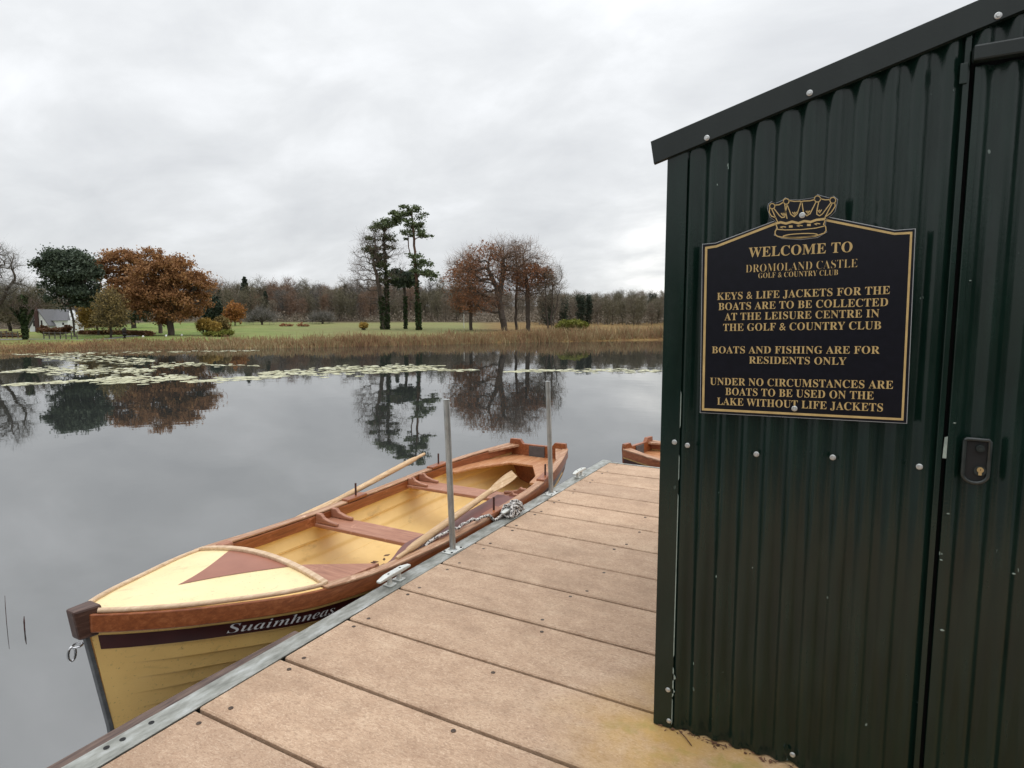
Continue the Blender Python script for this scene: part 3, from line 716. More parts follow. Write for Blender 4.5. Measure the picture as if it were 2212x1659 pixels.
# roof sheet + verge flashing (front face, lip under, top return)
for sgn in (0, 1):
    xa, xb = (tipL.x, RIDGE) if sgn == 0 else (RIDGE, 2*RIDGE - tipL.x)
    G = [[(x, y, roof_z(x) - .006 + .008*math.sin(2*math.pi*x/PITCHC)) for y in (SY - .016, SB + .05)] for x in np.linspace(max(xa, SX0 - .02), min(xb, SX1 + .02), 160)]
    B_(MB().grid(G)).build('roof_sheet', M['shed'], shed, smooth=40)
    fh = .078
    y0 = SY - .027
    prof = [(y0, 0.), (y0, -fh), (y0 + .012, -fh - .004), (y0 + .012, -fh), (y0 + .003, -fh + .003), (y0 + .003, -.003), (y0 + .14, .006), (y0 + .14, .010), (y0 + .004, .0)]
    mb = MB(); a = [(xa + (-dz * .17 if sgn == 0 else 0), y, roof_z(xa - dz * 0) + dz + .012) for y, dz in prof]; b = [(xb, y, roof_z(xb) + dz + .012) for y, dz in prof]; n = len(prof)
    mb.add(a + b, [tuple(range(n)), tuple(reversed(range(n, 2*n)))] + [(i, (i+1) % n, n + (i+1) % n, n + i) for i in range(n)])
    B_(mb).build('verge_flashing', M['fascia'], shed)
# eaves gutter-less drip angle on the left end
mb = MB(); mb.box((SX0 - .024, SY - .012, roof_z(SX0) - .040), (SX0 - .021, SB + .05, roof_z(SX0) + .004)); B_(mb).build('eaves_flashing', M['fascia'], shed)
# door: corrugated leaf with flat stile, set behind a dark gap
door = B_(corr_sheet(DX0 + .024, DX1 - .01, .012, lambda x: DT - .004, SY + .004)).build('door', M['shed'], shed, smooth=40)
mb = MB(); mb.box((DX0 - .012, SY + .035, .004), (DX1 + .03, SY + .04, DT + .05)); B_(mb).build('door_gap_shade', M['black'], shed)  # black sheet stands in for the shade inside the door gap
mb = MB(); mb.box((DX0 + .0105, SY - .0075, .012), (DX0 + .028, SY + .030, DT - .004)); B_(mb).build('door_stile', M['shed'], door, bevel=.003)
mb = MB(); mb.box((DX0 - .017, SY - .0068, .006), (DX0 - .001, SY + .034, topf(DX0))); B_(mb).build('door_jamb', M['shed'], shed, bevel=.003)
mb = MB(); mb.box((DX0 + .000, SY - .042, DT + .0), (DX1 + .06, SY - .0095, DT + .045)); B_(mb).build('door_track', M['fascia'], shed, bevel=.006)
mb = MB(); mb.box((DX0 - .026, SY - .0125, DT - .05), (DX0 - .006, SY - .0092, DT + .008)); B_(mb).build('track_bracket', M['shed'], shed, bevel=.003)
# recessed lock
lp = lambda x, y: ony(x, y, SY - .012)
fr = [lp(2080, 952), lp(2138, 946), lp(2136, 1018), lp(2128, 1034), lp(2110, 1043), lp(2094, 1038), lp(2083, 1024)]
lx0, lx1, lz1, lz0 = (fr[0].x + fr[6].x)/2, (fr[1].x + fr[2].x)/2, (fr[0].z + fr[1].z)/2, fr[4].z
lc, lw = (lx0 + lx1)/2, (lx1 - lx0)/2; lb = lw * .85
out_ = [(lc - lw, lz1 - .004), (lc - lw + .004, lz1), (lc + lw - .004, lz1), (lc + lw, lz1 - .004)] + [(lc + lw*math.cos(a_), lz0 + lb - lb*math.sin(a_)) for a_ in np.linspace(0, math.pi, 17)]
yl = SY - AMP - .0035
lock = B_(MB().prism([(x, yl, z) for x, z in out_], (0, .008, 0))).build('lock_case', M['hole'], door)
loop = out_ + [out_[0]]
B_(MB().tube([(x, yl - .002, z) for x, z in loop], .0062, 8, cap=False, up=Vector((0, 1, 0)))).build('lock_rim', M['locksteel'], lock, smooth=70)
k0 = lp(2117, 968)
mb = MB(); mb.tube([(k0.x, yl - .0004, k0.z), (k0.x, yl - .010, k0.z)], [.0125, .011], 16); mb.box((k0.x - .0045, yl - .014, k0.z - .0045), (k0.x + .0045, yl - .009, k0.z + .0045)); B_(mb).build('spindle', M['locksteel'], lock, smooth=40)
k1 = lp(2116, 1016)
mb = MB(); mb.tube([(k1.x, yl - .0004, k1.z), (k1.x, yl - .0064, k1.z)], .0155, 16); B_(mb).build('lock_rose', M['locksteel'], lock, smooth=40)
mb = MB(); mb.tube([(k1.x, yl - .0066, k1.z + .003), (k1.x, yl - .0115, k1.z + .003)], .0085, 14); mb.box((k1.x - .004, yl - .0105, k1.z - .013), (k1.x + .004, yl - .0066, k1.z)); B_(mb).build('key_cylinder', M['brass'], lock)
mb = MB(); mb.tube([(k1.x, yl - .0117, k1.z + .004), (k1.x, yl - .0123, k1.z + .004)], .0018, 8); B_(mb).build('keyhole', M['hole'], lock)
# paint chip by the lock and along the corner angle
a = ony(2041, 945, SY - .013); b = ony(2036, 990, SY - .013)
B_(MB().prism([(a.x, SY - .0098, a.z), (a.x + .008, SY - .0098, a.z + .003), (a.x + .008, SY - .0098, b.z), (b.x, SY - .0098, b.z)], (0, .0015, 0))).build('paint_chip', M['paint_chip'], shed)
xc = SX0 + .072; yf = SY - AMP - .004
mb = MB()
for z0, z1, w_ in ((.30, .95, .0022), (.135, .26, .0035), (.02, .13, .002), (.205, .235, .011), (.15, .175, .009), (1.2, 1.34, .002), (1.0, 1.1, .0018)):
    mb.prism([(xc - .001, yf - .0006, z0), (xc + w_, yf - .0006, z0 + .01), (xc + w_*.8, yf - .0006, z1 - .012), (xc - .001, yf - .0006, z1)], (0, .003, 0))
B_(mb).build('worn_edge', M['paint_chip'], shed)
# screws with washers
sc0 = None
def shed_screw(p, r=.0095):
    global sc0
    if sc0 is None:
        mb = MB(); mb.tube([(0, 0, 0), (0, -.002, 0), (0, -.0035, 0)], [.0095, .0095, .0075], 14, up=Vector((1, 0, 0))); mb.tube([(0, -.0035, 0), (0, -.008, 0)], [.0058, .0052], 6, up=Vector((1, 0, 0)))
        sc0 = mb.build('screw', M['zinc'], shed, smooth=35); o = sc0
    else: o = sc0.copy(); link(o, shed)
    o.location = (p[0] - SX0, p[1] - SY, p[2]); return o
for q, yy in (((1527, 298), SY - .028), ((1749, 201), SY - .028), ((2156, 34), SY - .028), ((1457, 955), yf), ((1485, 962), SY - .009), ((1634, 981), SY - .009), ((1799, 988), SY - .009), ((1986, 1008), SY - .009), ((1443, 1490), yf), ((1445, 1557), yf), ((1712, 1630), SY - .009)):
    p = ony(q[0], q[1], yy); shed_screw((p.x, yy, p.z))
for q in ((2096, 606), (2062, 914), (2048, 1110), (2033, 1210), (2035, 1362), (2190, 1240)):
    p = ony(q[0], q[1], SY - .0105); mb = MB(); s_ = random.uniform(.003, .006)
    mb.prism([(p.x - s_, SY - .0096, p.z), (p.x, SY - .0096, p.z + s_*.6), (p.x + s_*1.3, SY - .0096, p.z), (p.x, SY - .0096, p.z - s_*.5)], (0, .004, 0)); B_(mb).build('paint_chip', M['paint_chip'], shed)
# ------------------------------------------------------------------ sign
YP = SY - AMP - .016                         # front face of the sign plate
K = .60274 / 1.82278
def sg(cx, cy, dy=0.):                       # enlarged-sign coordinates -> on the sign plane
    return ony((2550 + cx * .60274) / 1.82278, (700 + cy * .60274) / 1.82278, YP - dy)
def sgl(pts, dy=0.): return [Vector((p.x, YP - dy, p.z)) for p in (sg(a, b) for a, b in pts)]
org = sg(1030, 1000)
sign = empty('sign', (org.x, YP, org.z)); tag(sign, 'black notice board with gold lettering and crown fixed to the green shed', 'sign')
def S_(mb): mb.v = [(a - org.x, b - YP, c - org.z) for a, b, c in mb.v]; return mb
plate = [(360, 436), (446, 428), (832, 284), (850, 330), (1150, 318), (1172, 258), (1612, 346), (1746, 336), (1690, 1602), (345, 1532)]
S_(MB().prism(sgl(plate), (0, .006, 0))).build('plate', M['signface'], sign)
S_(MB().prism([p + Vector(((1 if p.x > org.x else -1) * .0022, .001, (1 if p.z > org.z else -1) * .0022)) for p in sgl(plate)], (0, .004, 0))).build('plate_edge', M['signedge'], sign)
crown_pl = [(786, 205), (792, 172), (815, 158), (842, 168), (882, 150), (902, 132), (930, 146), (1004, 146), (1088, 132), (1108, 112), (1138, 122), (1184, 134), (1212, 122), (1240, 145), (1232, 185), (1222, 222), (1196, 248), (1166, 268), (1160, 312), (1170, 352), (1110, 388), (1000, 402), (880, 395), (828, 372), (846, 318), (836, 282), (802, 258)]
S_(MB().prism(sgl(crown_pl, .0045), (0, .004, 0))).build('crown_plate', M['signface'], sign)
S_(MB().prism([Vector((c.x + (c.x - sg(1010, 250).x) * .018, YP - .002, c.z + (c.z - sg(1010, 250).z) * .03)) for c in sgl(crown_pl)], (0, .003, 0))).build('crown_edge', M['signedge'], sign)
def strip(mb, pts, wpx, dy, closed=False):
    """flat ribbon along sign points, width in enlarged-sign pixels"""
    n = len(pts); L_, R2 = [], []
    for i in range(n):
        a = pts[(i-1) % n] if (closed or i > 0) else pts[i]; b = pts[(i+1) % n] if (closed or i < n-1) else pts[i]
        def un(p, q): dx_, dy_ = q[0]-p[0], q[1]-p[1]; l_ = math.hypot(dx_, dy_) or 1; return dx_/l_, dy_/l_
        t1 = un(a, pts[i]) if a != pts[i] else un(pts[i], b); t2 = un(pts[i], b) if b != pts[i] else t1
        nx, ny = -(t1[1]+t2[1]), t1[0]+t2[0]; l_ = math.hypot(nx, ny) or 1; nx /= l_; ny /= l_
        c_ = max(.45, nx * -t1[1] + ny * t1[0]); h_ = wpx/2/c_
        L_.append((pts[i][0]+nx*h_, pts[i][1]+ny*h_)); R2.append((pts[i][0]-nx*h_, pts[i][1]-ny*h_))
    A_, C_ = sgl(L_, dy), sgl(R2, dy); rng_ = range(n if closed else n-1)
    mb.add(A_ + C_, [(i, (i+1) % n, n + (i+1) % n, n + i) for i in rng_])
mb = MB(); strip(mb, [(845, 296), (450, 448), (383, 458), (362, 1512), (1664, 1578), (1722, 360), (1612, 366), (1160, 276)], 15, .0008); S_(mb).build('gold_border', M['gold'], sign)
mb = MB(); d1 = .0054
def ell(cx, cy, rx, ry, rot=0., a0=0., a1=360., n=28):
    o_ = []
    for i in range(n + 1):
        a = R_(a0 + (a1-a0)*i/n); x, y = rx*math.cos(a), ry*math.sin(a); r = R_(rot); o_.append((cx + x*math.cos(r) - y*math.sin(r), cy + x*math.sin(r) + y*math.cos(r)))
    return o_
strip(mb, [(838, 300), (870, 292), (905, 300), (945, 288), (985, 298), (1025, 284), (1065, 290), (1105, 276), (1165, 270)], 15, d1)
strip(mb, [(840, 308), (848, 330), (834, 352), (834, 372), (850, 384), (900, 393), (1000, 394), (1100, 382), (1155, 362), (1166, 345), (1164, 322), (1150, 306), (1164, 270)], 7, d1)
strip(mb, [(848, 338), (900, 342), (1000, 340), (1100, 330), (1158, 316)], 6, d1)
strip(mb, ell(998, 378, 112, 12, -3)[:-1], 6, d1, True)
for cx, cy in ((885, 325), (994, 316), (1108, 304)): strip(mb, [(cx - 20, cy), (cx, cy - 5)], 6, d1); strip(mb, [(cx - 20, cy), (cx, cy + 5)], 4, d1); strip(mb, [(cx, cy - 5), (cx + 20, cy - 1)], 6, d1)
for cx, cy in ((936, 320), (1054, 310)): strip(mb, [(cx - 12, cy), (cx + 12, cy - 1)], 15, d1)
balls = [(815, 187, 17), (906, 156, 18), (1110, 140, 20), (1210, 149, 19)]
for cx, cy, r in balls: strip(mb, ell(cx, cy, r, r)[:-1], 6, d1, True)
strip(mb, [(996, 160), (1018, 156)], 8, d1)
for pl in ([(812, 206), (850, 290)], [(826, 202), (862, 248), (878, 262), (896, 258), (912, 175)], [(897, 174), (902, 220), (912, 270)], [(912, 176), (936, 240), (958, 256), (978, 236), (1000, 168)],
           [(1010, 168), (1018, 226), (1040, 250), (1062, 236), (1100, 160)], [(1118, 160), (1106, 216), (1106, 240), (1124, 250), (1142, 238), (1196, 166)], [(1206, 168), (1158, 262)], [(1222, 164), (1226, 188), (1196, 232), (1166, 254)],
           [(798, 196), (796, 228), (810, 252), (840, 262)], [(832, 180), (860, 178), (890, 160)], [(922, 150), (960, 156), (1000, 154)], [(1012, 154), (1060, 152), (1092, 144)], [(1128, 138), (1160, 146), (1192, 144)]): strip(mb, pl, 6.5, d1)
for cx, cy in ((886, 240), (960, 234), (1048, 226), (1124, 220)): strip(mb, [(cx - 14, cy - 8), (cx - 4, cy + 4), (cx, cy - 6), (cx + 4, cy + 4), (cx + 14, cy - 10)], 6, d1); strip(mb, [(cx, cy), (cx, cy + 12)], 7, d1)
S_(mb).build('crown', M['gold'], sign)
lines = [('WELCOME TO', (1617, 556), (1841, 544), 21.5, .0), ('DROMOLAND CASTLE', (1611, 589), (1852, 577), 17.5, -.016), ('GOLF & COUNTRY CLUB', (1638, 601), (1810, 594), 11.5, -.010),
 ('KEYS & LIFE JACKETS FOR THE', (1549, 648), (1922, 635), 16.3, -.002), ('BOATS ARE TO BE COLLECTED', (1552, 670), (1918, 661), 16.3, -.002), ('AT THE LEISURE CENTRE IN', (1565, 692), (1899, 685), 16.3, -.002), ('THE GOLF & COUNTRY CLUB', (1562, 715), (1903, 711), 16.3, -.002),
 ('BOATS AND FISHING ARE FOR', (1538, 763), (1900, 764), 15.5, -.002), ('RESIDENTS ONLY', (1618, 785), (1828, 788), 15.5, -.002),
 ('UNDER NO CIRCUMSTANCES ARE', (1534, 831), (1929, 840), 16.3, -.002), ('BOATS TO BE USED ON THE', (1567, 853), (1887, 863), 16.3, -.002), ('LAKE WITHOUT LIFE JACKETS', (1549, 874), (1907, 889), 16.3, -.002)]
for body, a, b, cap, off in lines:
    me = text_mesh(serif(body), off, .004, 1.03); xs_ = [v.co.x for v in me.vertices]; x0, x1 = min(xs_), max(xs_)
    A_ = ony(a[0], a[1], YP); B2 = ony(b[0], b[1], YP); ex = (B2 - A_); wl_ = ex.length; ex.normalize(); ez = Vector((-ex.z, 0, ex.x))
    mid = ony((a[0]+b[0])/2, (a[1]+b[1])/2 - cap, YP); base = (A_ + B2)/2; ch = abs((mid - base).dot(ez))
    for v in me.vertices:
        p = A_ + ex * ((v.co.x - x0) / (x1 - x0) * wl_) + ez * (v.co.y / .68 * ch); v.co = (p.x - org.x, -.0009 - v.co.z * .08, p.z - org.z)
    me.materials.append(M['gold']); link(bpy.data.objects.new('lettering', me), sign)
for q in ((1733, 465), (1716, 883)):
    p = ony(q[0], q[1], YP - .006); o = sc0.copy(); link(o, sign); o.location = (p.x - org.x, -.0058 if q[1] < 600 else -.0012, p.z - org.z)
# rust-coloured litter and weed at the foot of the shed
mb = MB()
for i in range(95):
    x = random.uniform(SX0 + .02, .25); y = SY - .010 - abs(random.gauss(0, .011)) + .006*math.sin(x*40)
    p = Vector((x, y, .004 + random.uniform(0, .006))); a = random.uniform(0, 6.28); s_ = random.uniform(.003, .009)
    u = Vector((math.cos(a), math.sin(a)*.6, random.uniform(-.3, .5))) * s_; v = Vector((-math.sin(a)*.4, math.cos(a)*.4, random.uniform(0, .3))) * s_
    mb.prism([p - u, p - v, p + u, p + v], (0, 0, .002))
mb.tube([(-.50, SY - .02, .012), (-.47, SY - .045, .01), (-.44, SY - .075, .006)], .0022, 5); mb.tube([(-.40, SY - .02, .010), (-.36, SY - .028, .012), (-.32, SY - .024, .010)], .002, 5)
tag(mb.build('leaf_litter', M['debris']), 'rusty brown litter gathered along the foot of the shed', kind='stuff')

# ================================================================== TREES
def unit(v): return v / np.maximum(np.linalg.norm(v, axis=-1, keepdims=True), 1e-9)
def edges_mesh(A, B, ra, rb, k):
    d = unit(B - A); ref = np.where(np.abs(d[:, 2:3]) > .9, np.array([[1., 0, 0]]), np.array([[0, 0, 1.]]))
    a = unit(np.cross(d, ref)); b = np.cross(d, a); n = len(A); t = np.arange(k) * 2 * np.pi / k
    off = a[:, None, :] * np.cos(t)[None, :, None] + b[:, None, :] * np.sin(t)[None, :, None]
    V = np.concatenate([A[:, None] + off * ra[:, None, None], B[:, None] + off * rb[:, None, None]], 1).reshape(-1, 3)
    o = (np.arange(n) * 2 * k)[:, None]; j = np.arange(k)[None]; j2 = (j + 1) % k
    return V, np.stack([o + j, o + j2, o + k + j2, o + k + j], -1).reshape(-1, 4)
def ribbons(A, B, wd):
    """thin twig blades from A to B, tapering"""
    d = unit(B - A); s = unit(np.cross(d, unit(rng.normal(size=A.shape))))
    V = np.stack([A - s*wd[:, None], A + s*wd[:, None], B + s*wd[:, None]*.35, B - s*wd[:, None]*.35], 1).reshape(-1, 3)
    return V, np.arange(len(V)).reshape(-1, 4)
def leaves(P, size, flat=0.):
    n = len(P); a = rng.normal(size=(n, 3)); a[:, 2] *= (1 - flat); a = unit(a); b = unit(np.cross(a, rng.normal(size=(n, 3)))) ; b[:, 2] *= (1 - flat)
    sz = np.broadcast_to(np.asarray(size, float), (n,)) * np.clip(rng.gamma(5., .2, n), .4, 2.0)
    a = a * sz[:, None]; b = b * sz[:, None] * .62
    V = np.stack([P - a, P - b, P + a, P + b], 1).reshape(-1, 3); return V, np.arange(4 * n).reshape(-1, 4)
def joinq(parts):
    Vs, Qs, n = [], [], 0
    for V, Q in parts: Vs.append(V); Qs.append(Q + n); n += len(V)
    return np.concatenate(Vs), np.concatenate(Qs)
def skeleton(trunks, targets, step=.5, lift=.25, wob=.12, along=.22):
    """grow limbs from trunk polylines out to every target; returns node positions, parents"""
    cap = 40000; P = np.zeros((cap, 3)); par = np.full(cap, -1); pl = np.zeros(cap); n = 0; lo = []
    for tr in trunks:
        tr = np.asarray(tr, float); prev = -1
        for i in range(len(tr) - 1):
            m = max(1, int(np.linalg.norm(tr[i+1] - tr[i]) / step))
            for q in range(m + (i == len(tr) - 2)):
                P[n] = tr[i] + (tr[i+1] - tr[i]) * q / m + rng.normal(size=3) * wob * .25 * (i > 0 or q > 0); par[n] = prev; pl[n] = 0 if prev < 0 else pl[prev]; prev = n; n += 1
    base_z = min(np.asarray(t)[0][2] for t in trunks); zmin = base_z
    tops = np.array([np.asarray(t)[-1] for t in trunks])
    dist0 = np.linalg.norm(targets[:, None, :2] - tops[None, :, :2], axis=-1).min(1)
    order = np.argsort(dist0 + rng.uniform(0, .5, len(targets)) * dist0.max() * .3)
    H = max(targets[:, 2].max() - base_z, .1)
    for ti in order:
        t = targets[ti]; dv = t - P[:n]; d = np.linalg.norm(dv, axis=1)
        cost = d + along * pl[:n] + np.where(P[:n, 2] > t[2] + .15 * d, .9 * d, 0) + np.where(P[:n, 2] < base_z + min(.16 * H, .9), 3. * H, 0)
        i = int(np.argmin(cost)); L_ = d[i]
        if L_ < step * .4: continue
        pd = unit(P[i] - P[par[i]]) if par[i] >= 0 else np.array([0, 0, 1.])
        c1 = P[i] + pd * L_ * .30 + np.array([0, 0, lift * L_ * .25]) + rng.normal(size=3) * wob * L_ * .35
        c2 = P[i] + dv[i] * .66 + rng.normal(size=3) * wob * L_ * .5 - np.array([0, 0, lift * L_ * .1])
        m = max(2, int(L_ / step) + 1); prev = i
        for q in range(1, m + 1):
            u = q / m; p = P[i]*(1-u)**3 + 3*c1*u*(1-u)**2 + 3*c2*u*u*(1-u) + t*u**3
            if n >= cap: break
            P[n] = p + rng.normal(size=3) * wob * step * .25; par[n] = prev; pl[n] = pl[prev] + L_ / m; prev = n; n += 1
    return P[:n], par[:n]
def limb_radii(P, par, R, rt=.012, ex=.52):
    n = len(P); c = np.zeros(n); kids = np.zeros(n, int); np.add.at(kids, par[par >= 0], 1); c[kids == 0] = 1
    for i in range(n - 1, -1, -1):
        if par[i] >= 0: c[par[i]] += c[i]
    roots = par < 0; cm = np.ones(n)
    r = rt + (R - rt) * ((c - 1) / max(c[roots].max() - 1, 1)) ** ex
    return r, c, kids
def limbs(P, par, r, flare=None):
    parts = []; i = np.where(par >= 0)[0]; j = par[i]
    ra, rb = np.minimum(r[j], r[i] * 1.35), r[i]
    big = rb > .05
    for msk, k in ((big, 7), (~big, 3)):
        if msk.any(): parts.append(edges_mesh(P[j][msk], P[i][msk] + unit(P[i][msk]-P[j][msk]) * .02, ra[msk], rb[msk], k))
    return joinq(parts)
def twigs(P, par, r, c, per, ln, wd, up=.3, thr=6, droop=0.):
    """several short thin shoots on every fine branch node, each forking once"""
    i = np.where((par >= 0) & (c <= thr))[0]; i = np.repeat(i, per); d = unit(P[i] - P[par[i]])
    dr = unit(d * .8 + rng.normal(size=(len(i), 3)) * .75 + np.array([0, 0, up])); A = P[i] + (P[par[i]] - P[i]) * rng.uniform(0, 1, (len(i), 1))
    L_ = ln * rng.uniform(.45, 1.3, len(i)); B = A + dr * L_[:, None]
    parts = [ribbons(A, B, np.full(len(i), wd))]
    d2 = unit(dr + rng.normal(size=dr.shape) * .55 + np.array([0, 0, up * .6 - droop])); C_ = B + d2 * (L_ * .75)[:, None]; parts.append(ribbons(B, C_, np.full(len(i), wd * .7)))
    M_ = A + dr * (L_ * .55)[:, None]; d3 = unit(dr + rng.normal(size=dr.shape) * .7); parts.append(ribbons(M_, M_ + d3 * (L_ * .7)[:, None], np.full(len(i), wd * .6)))
    return joinq(parts), np.concatenate([B, C_, M_ + d3 * (L_ * .7)[:, None]])
def lumpy(n, blobs, shell=.55):
    """points in a crown made of overlapping ellipsoids (x,y,z,rx,ry,rz), denser towards the outside"""
    bl = np.asarray(blobs, float); wv = (bl[:, 3] * bl[:, 4] * bl[:, 5]); wv = wv / wv.sum(); k = rng.choice(len(bl), n, p=wv)
    d = unit(rng.normal(size=(n, 3))); rad = rng.uniform(shell ** 3, 1, n) ** (1/3)
    return bl[k, :3] + d * rad[:, None] * bl[k, 3:]
# the trees are laid out in "across / depth / up" metres about their foot; ax turns that into world axes
AX = np.array([[Rv.x, Rv.y, 0], [HF.x, HF.y, 0], [0, 0, 1.]])
def pxm(D): return D / 1337.                   # metres per photograph pixel at depth D
def crown_px(foot_px, D, items, base, deep=.9):
    """crown lobes noted as (column, row, half width, half height[, depth shift]) -> local ellipsoids"""
    k = pxm(D); o_ = []
    for it in items:
        x, y, rx, ry = it[:4]; dy = it[4] if len(it) > 4 else 0.
        z = CAMH + (692 - y) * k * 1.0 - base.z
        o_.append(((x - foot_px) * k, dy, z, rx * k, rx * k * deep, ry * k))
    return o_
def place(local): return local @ AX
def tree_obj(name, base, label, cat='tree', group=None):
    return tag(empty(name, base), label, cat, group)
def bare(name, x, D, trunks, blobs, nt, label, R=.3, step=.5, per=3, ln=.9, wd=.016, mat='twig', bark='bark', leaf=None, nleaf=0, lsize=.13, leaf_blobs=None, lift=.3, wob=.16, group=None, thr=6, shell=.45, ivy=None, droop=0., clump=0., leafthr=2):
    base = gpos(x, D, -.1); k = pxm(D)
    tr = [[((a - x) * k, dy, (CAMH + (692 - b) * k - base.z)) for a, b, dy in t_] for t_ in trunks]
    tr = [[(t_[0][0], t_[0][1], -.1 if i_ == 0 or t_[0][2] < .5 else t_[0][2])] + t_[1:] for i_, t_ in enumerate(tr)]
    bl = crown_px(x, D, blobs, base); tg = lumpy(nt, bl, shell)
    P, par = skeleton(tr, tg, step, lift, wob); r, c, kids = limb_radii(P, par, R)
    T = tree_obj(name, base, label, 'tree', group)
    V, Q = limbs(P, par, r); quads('trunk', place(V), Q, M[bark], T, smooth=True)
    (V, Q), tips = twigs(P, par, r, c, per, ln, wd, thr=thr, droop=droop); quads('twigs', place(V), Q, M[mat], T)
    if leaf:
        if leaf_blobs:
            lb = np.asarray(crown_px(x, D, leaf_blobs, base)); inside = np.zeros(len(tips), bool)
            for b in lb: inside |= (((tips - b[:3]) / b[3:]) ** 2).sum(1) < 1
            src = tips[inside]
        else: src = tips
        if clump > 0:
            cl = tips[rng.choice(len(tips), max(8, len(tips)//60))]; 
            dm = np.min(np.linalg.norm(src[:, None, :] - cl[None, :, :], axis=-1), axis=1) if len(src)*len(cl) < 3e7 else rng.uniform(0, 2*clump, len(src)); src = src[dm < clump]
        pts = src[rng.integers(0, len(src), nleaf)] + rng.normal(size=(nleaf, 3)) * lsize * 1.1
        V, Q = leaves(pts, lsize); quads('foliage', place(V), Q, M[leaf], T)
    if ivy:
        pts = []
        for (xa, ya_, xb, yb, rad, n_) in ivy:
            u = rng.uniform(0, 1, n_); za = CAMH + (692 - ya_) * k - base.z; zb = CAMH + (692 - yb) * k - base.z
            p = np.stack([((xa + (xb-xa)*u) - x) * k, np.zeros(n_), za + (zb - za)*u], 1); q = rng.normal(size=(n_, 3)); q[:, 2] *= .3; pts.append(p + unit(q) * (rad * rng.uniform(.4, 1.1, n_))[:, None])
        pts = np.concatenate(pts); V, Q = leaves(pts, .10); quads('ivy', place(V), Q, M['ivy'], T)
    return T
def leafy(name, x, D, trunks, blobs, nt, nleaf, lsize, leafm, label, R=.3, step=.6, bark='bark', cat='tree', group=None, shell=.6, flat=0., lift=.15, spread=.35, ivy=None, under=0.):
    base = gpos(x, D, -.1); k = pxm(D)
    tr = [[((a - x) * k, dy, (CAMH + (692 - b) * k - base.z)) for a, b, dy in t_] for t_ in trunks]; tr = [[(t_[0][0], t_[0][1], -.1 if i_ == 0 or t_[0][2] < .5 else t_[0][2])] + t_[1:] for i_, t_ in enumerate(tr)]
    bl = np.asarray(crown_px(x, D, blobs, base)); tg = lumpy(nt, bl, shell)
    P, par = skeleton(tr, tg, step, lift, .16); r, c, kids = limb_radii(P, par, R)
    T = tree_obj(name, base, label, cat, group)
    V, Q = limbs(P, par, r); quads('trunk', place(V), Q, M[bark], T, smooth=True)
    # foliage sits in sprays around the outer branch ends, so gaps stay between them
    tips = P[(kids == 0) & (par >= 0)]; wts = rng.gamma(1.6, 1., len(tips)); wts /= wts.sum(); kk = rng.choice(len(tips), nleaf, p=wts)
    sz = rng.uniform(.5, 1.35, len(tips))[kk]
    g_ = rng.normal(size=(nleaf, 3)) * np.array([1, 1, .62 - .35 * flat]) * (spread * sz)[:, None]
    pts = tips[kk] + g_; V, Q = leaves(pts, lsize, flat * .5); quads('foliage', place(V), Q, M[leafm], T)
    if ivy:
        pp = []
        for (xa, ya_, xb, yb, rad, n_) in ivy:
            u = rng.uniform(0, 1, n_); za = CAMH + (692 - ya_) * k - base.z; zb = CAMH + (692 - yb) * k - base.z
            p = np.stack([((xa + (xb-xa)*u) - x) * k, np.zeros(n_), za + (zb - za)*u], 1); q = rng.normal(size=(n_, 3)); q[:, 2] *= .3; pp.append(p + unit(q) * (rad * rng.uniform(.5, 1.1, n_))[:, None])
        V, Q = leaves(np.concatenate(pp), .10); quads('ivy', place(V), Q, M['ivy'], T)
    return T
def bush(name, x, D, blobs, n, lsize, leafm, label, cat='shrub', group=None, stems=14, wd=.02, base=None):
    base = base or gpos(x, D, -.05); bl = np.asarray(crown_px(x, D, blobs, base)); T = tree_obj(name, base, label, cat, group)
    pts = lumpy(n, bl, .05); sub = lumpy(max(10, n // 90), bl, .5); near = np.argmin(np.linalg.norm(pts[:, None, :] - sub[None], axis=-1), axis=1) if n < 9000 else None
    pts = pts + (sub[near] - pts) * rng.uniform(.0, .75, (n, 1)) + rng.normal(size=pts.shape) * lsize * .8; pts = pts[pts[:, 2] > 0.0]; V, Q = leaves(pts, lsize); quads('foliage', place(V), Q, M[leafm], T)
    tg = lumpy(stems * 3, bl, .5); A = np.stack([tg[:, 0]*.35, tg[:, 1]*.3, np.zeros(len(tg))], 1); V, Q = edges_mesh(A, tg, np.full(len(tg), wd), np.full(len(tg), wd*.4), 4); quads('stems', place(V), Q, M['bark'], T)
    return T

# ------------------------------------------------------------------ the two tall pines and their neighbours (centre)
pineD = 74
leafy('pine_tree', 905, pineD, [[(905, 716, 0), (903, 640, .1), (899, 570, 0), (897, 520, .1), (893, 470, 0)], [(897, 575, 0), (885, 535, .2), (882, 495, .2)]],
      [(893, 456, 22, 8), (912, 468, 16, 7), (868, 470, 20, 7), (880, 478, 16, 5), (898, 490, 24, 7), (905, 505, 14, 5), (915, 513, 18, 6), (934, 516, 10, 5), (884, 508, 18, 6), (878, 520, 8, 4), (903, 553, 16, 7), (912, 572, 20, 8), (900, 585, 14, 7), (920, 592, 22, 7), (935, 600, 13, 8), (898, 600, 10, 6)],
      150, 7600, .110, 'pine', 'tallest pine, with a bare reddish upper trunk and flat-topped dark crown', R=.19, bark='pinebark', flat=.3, spread=.27, shell=.15, ivy=[(905, 714, 903, 655, .36, 1300), (903, 655, 901, 610, .26, 350)])
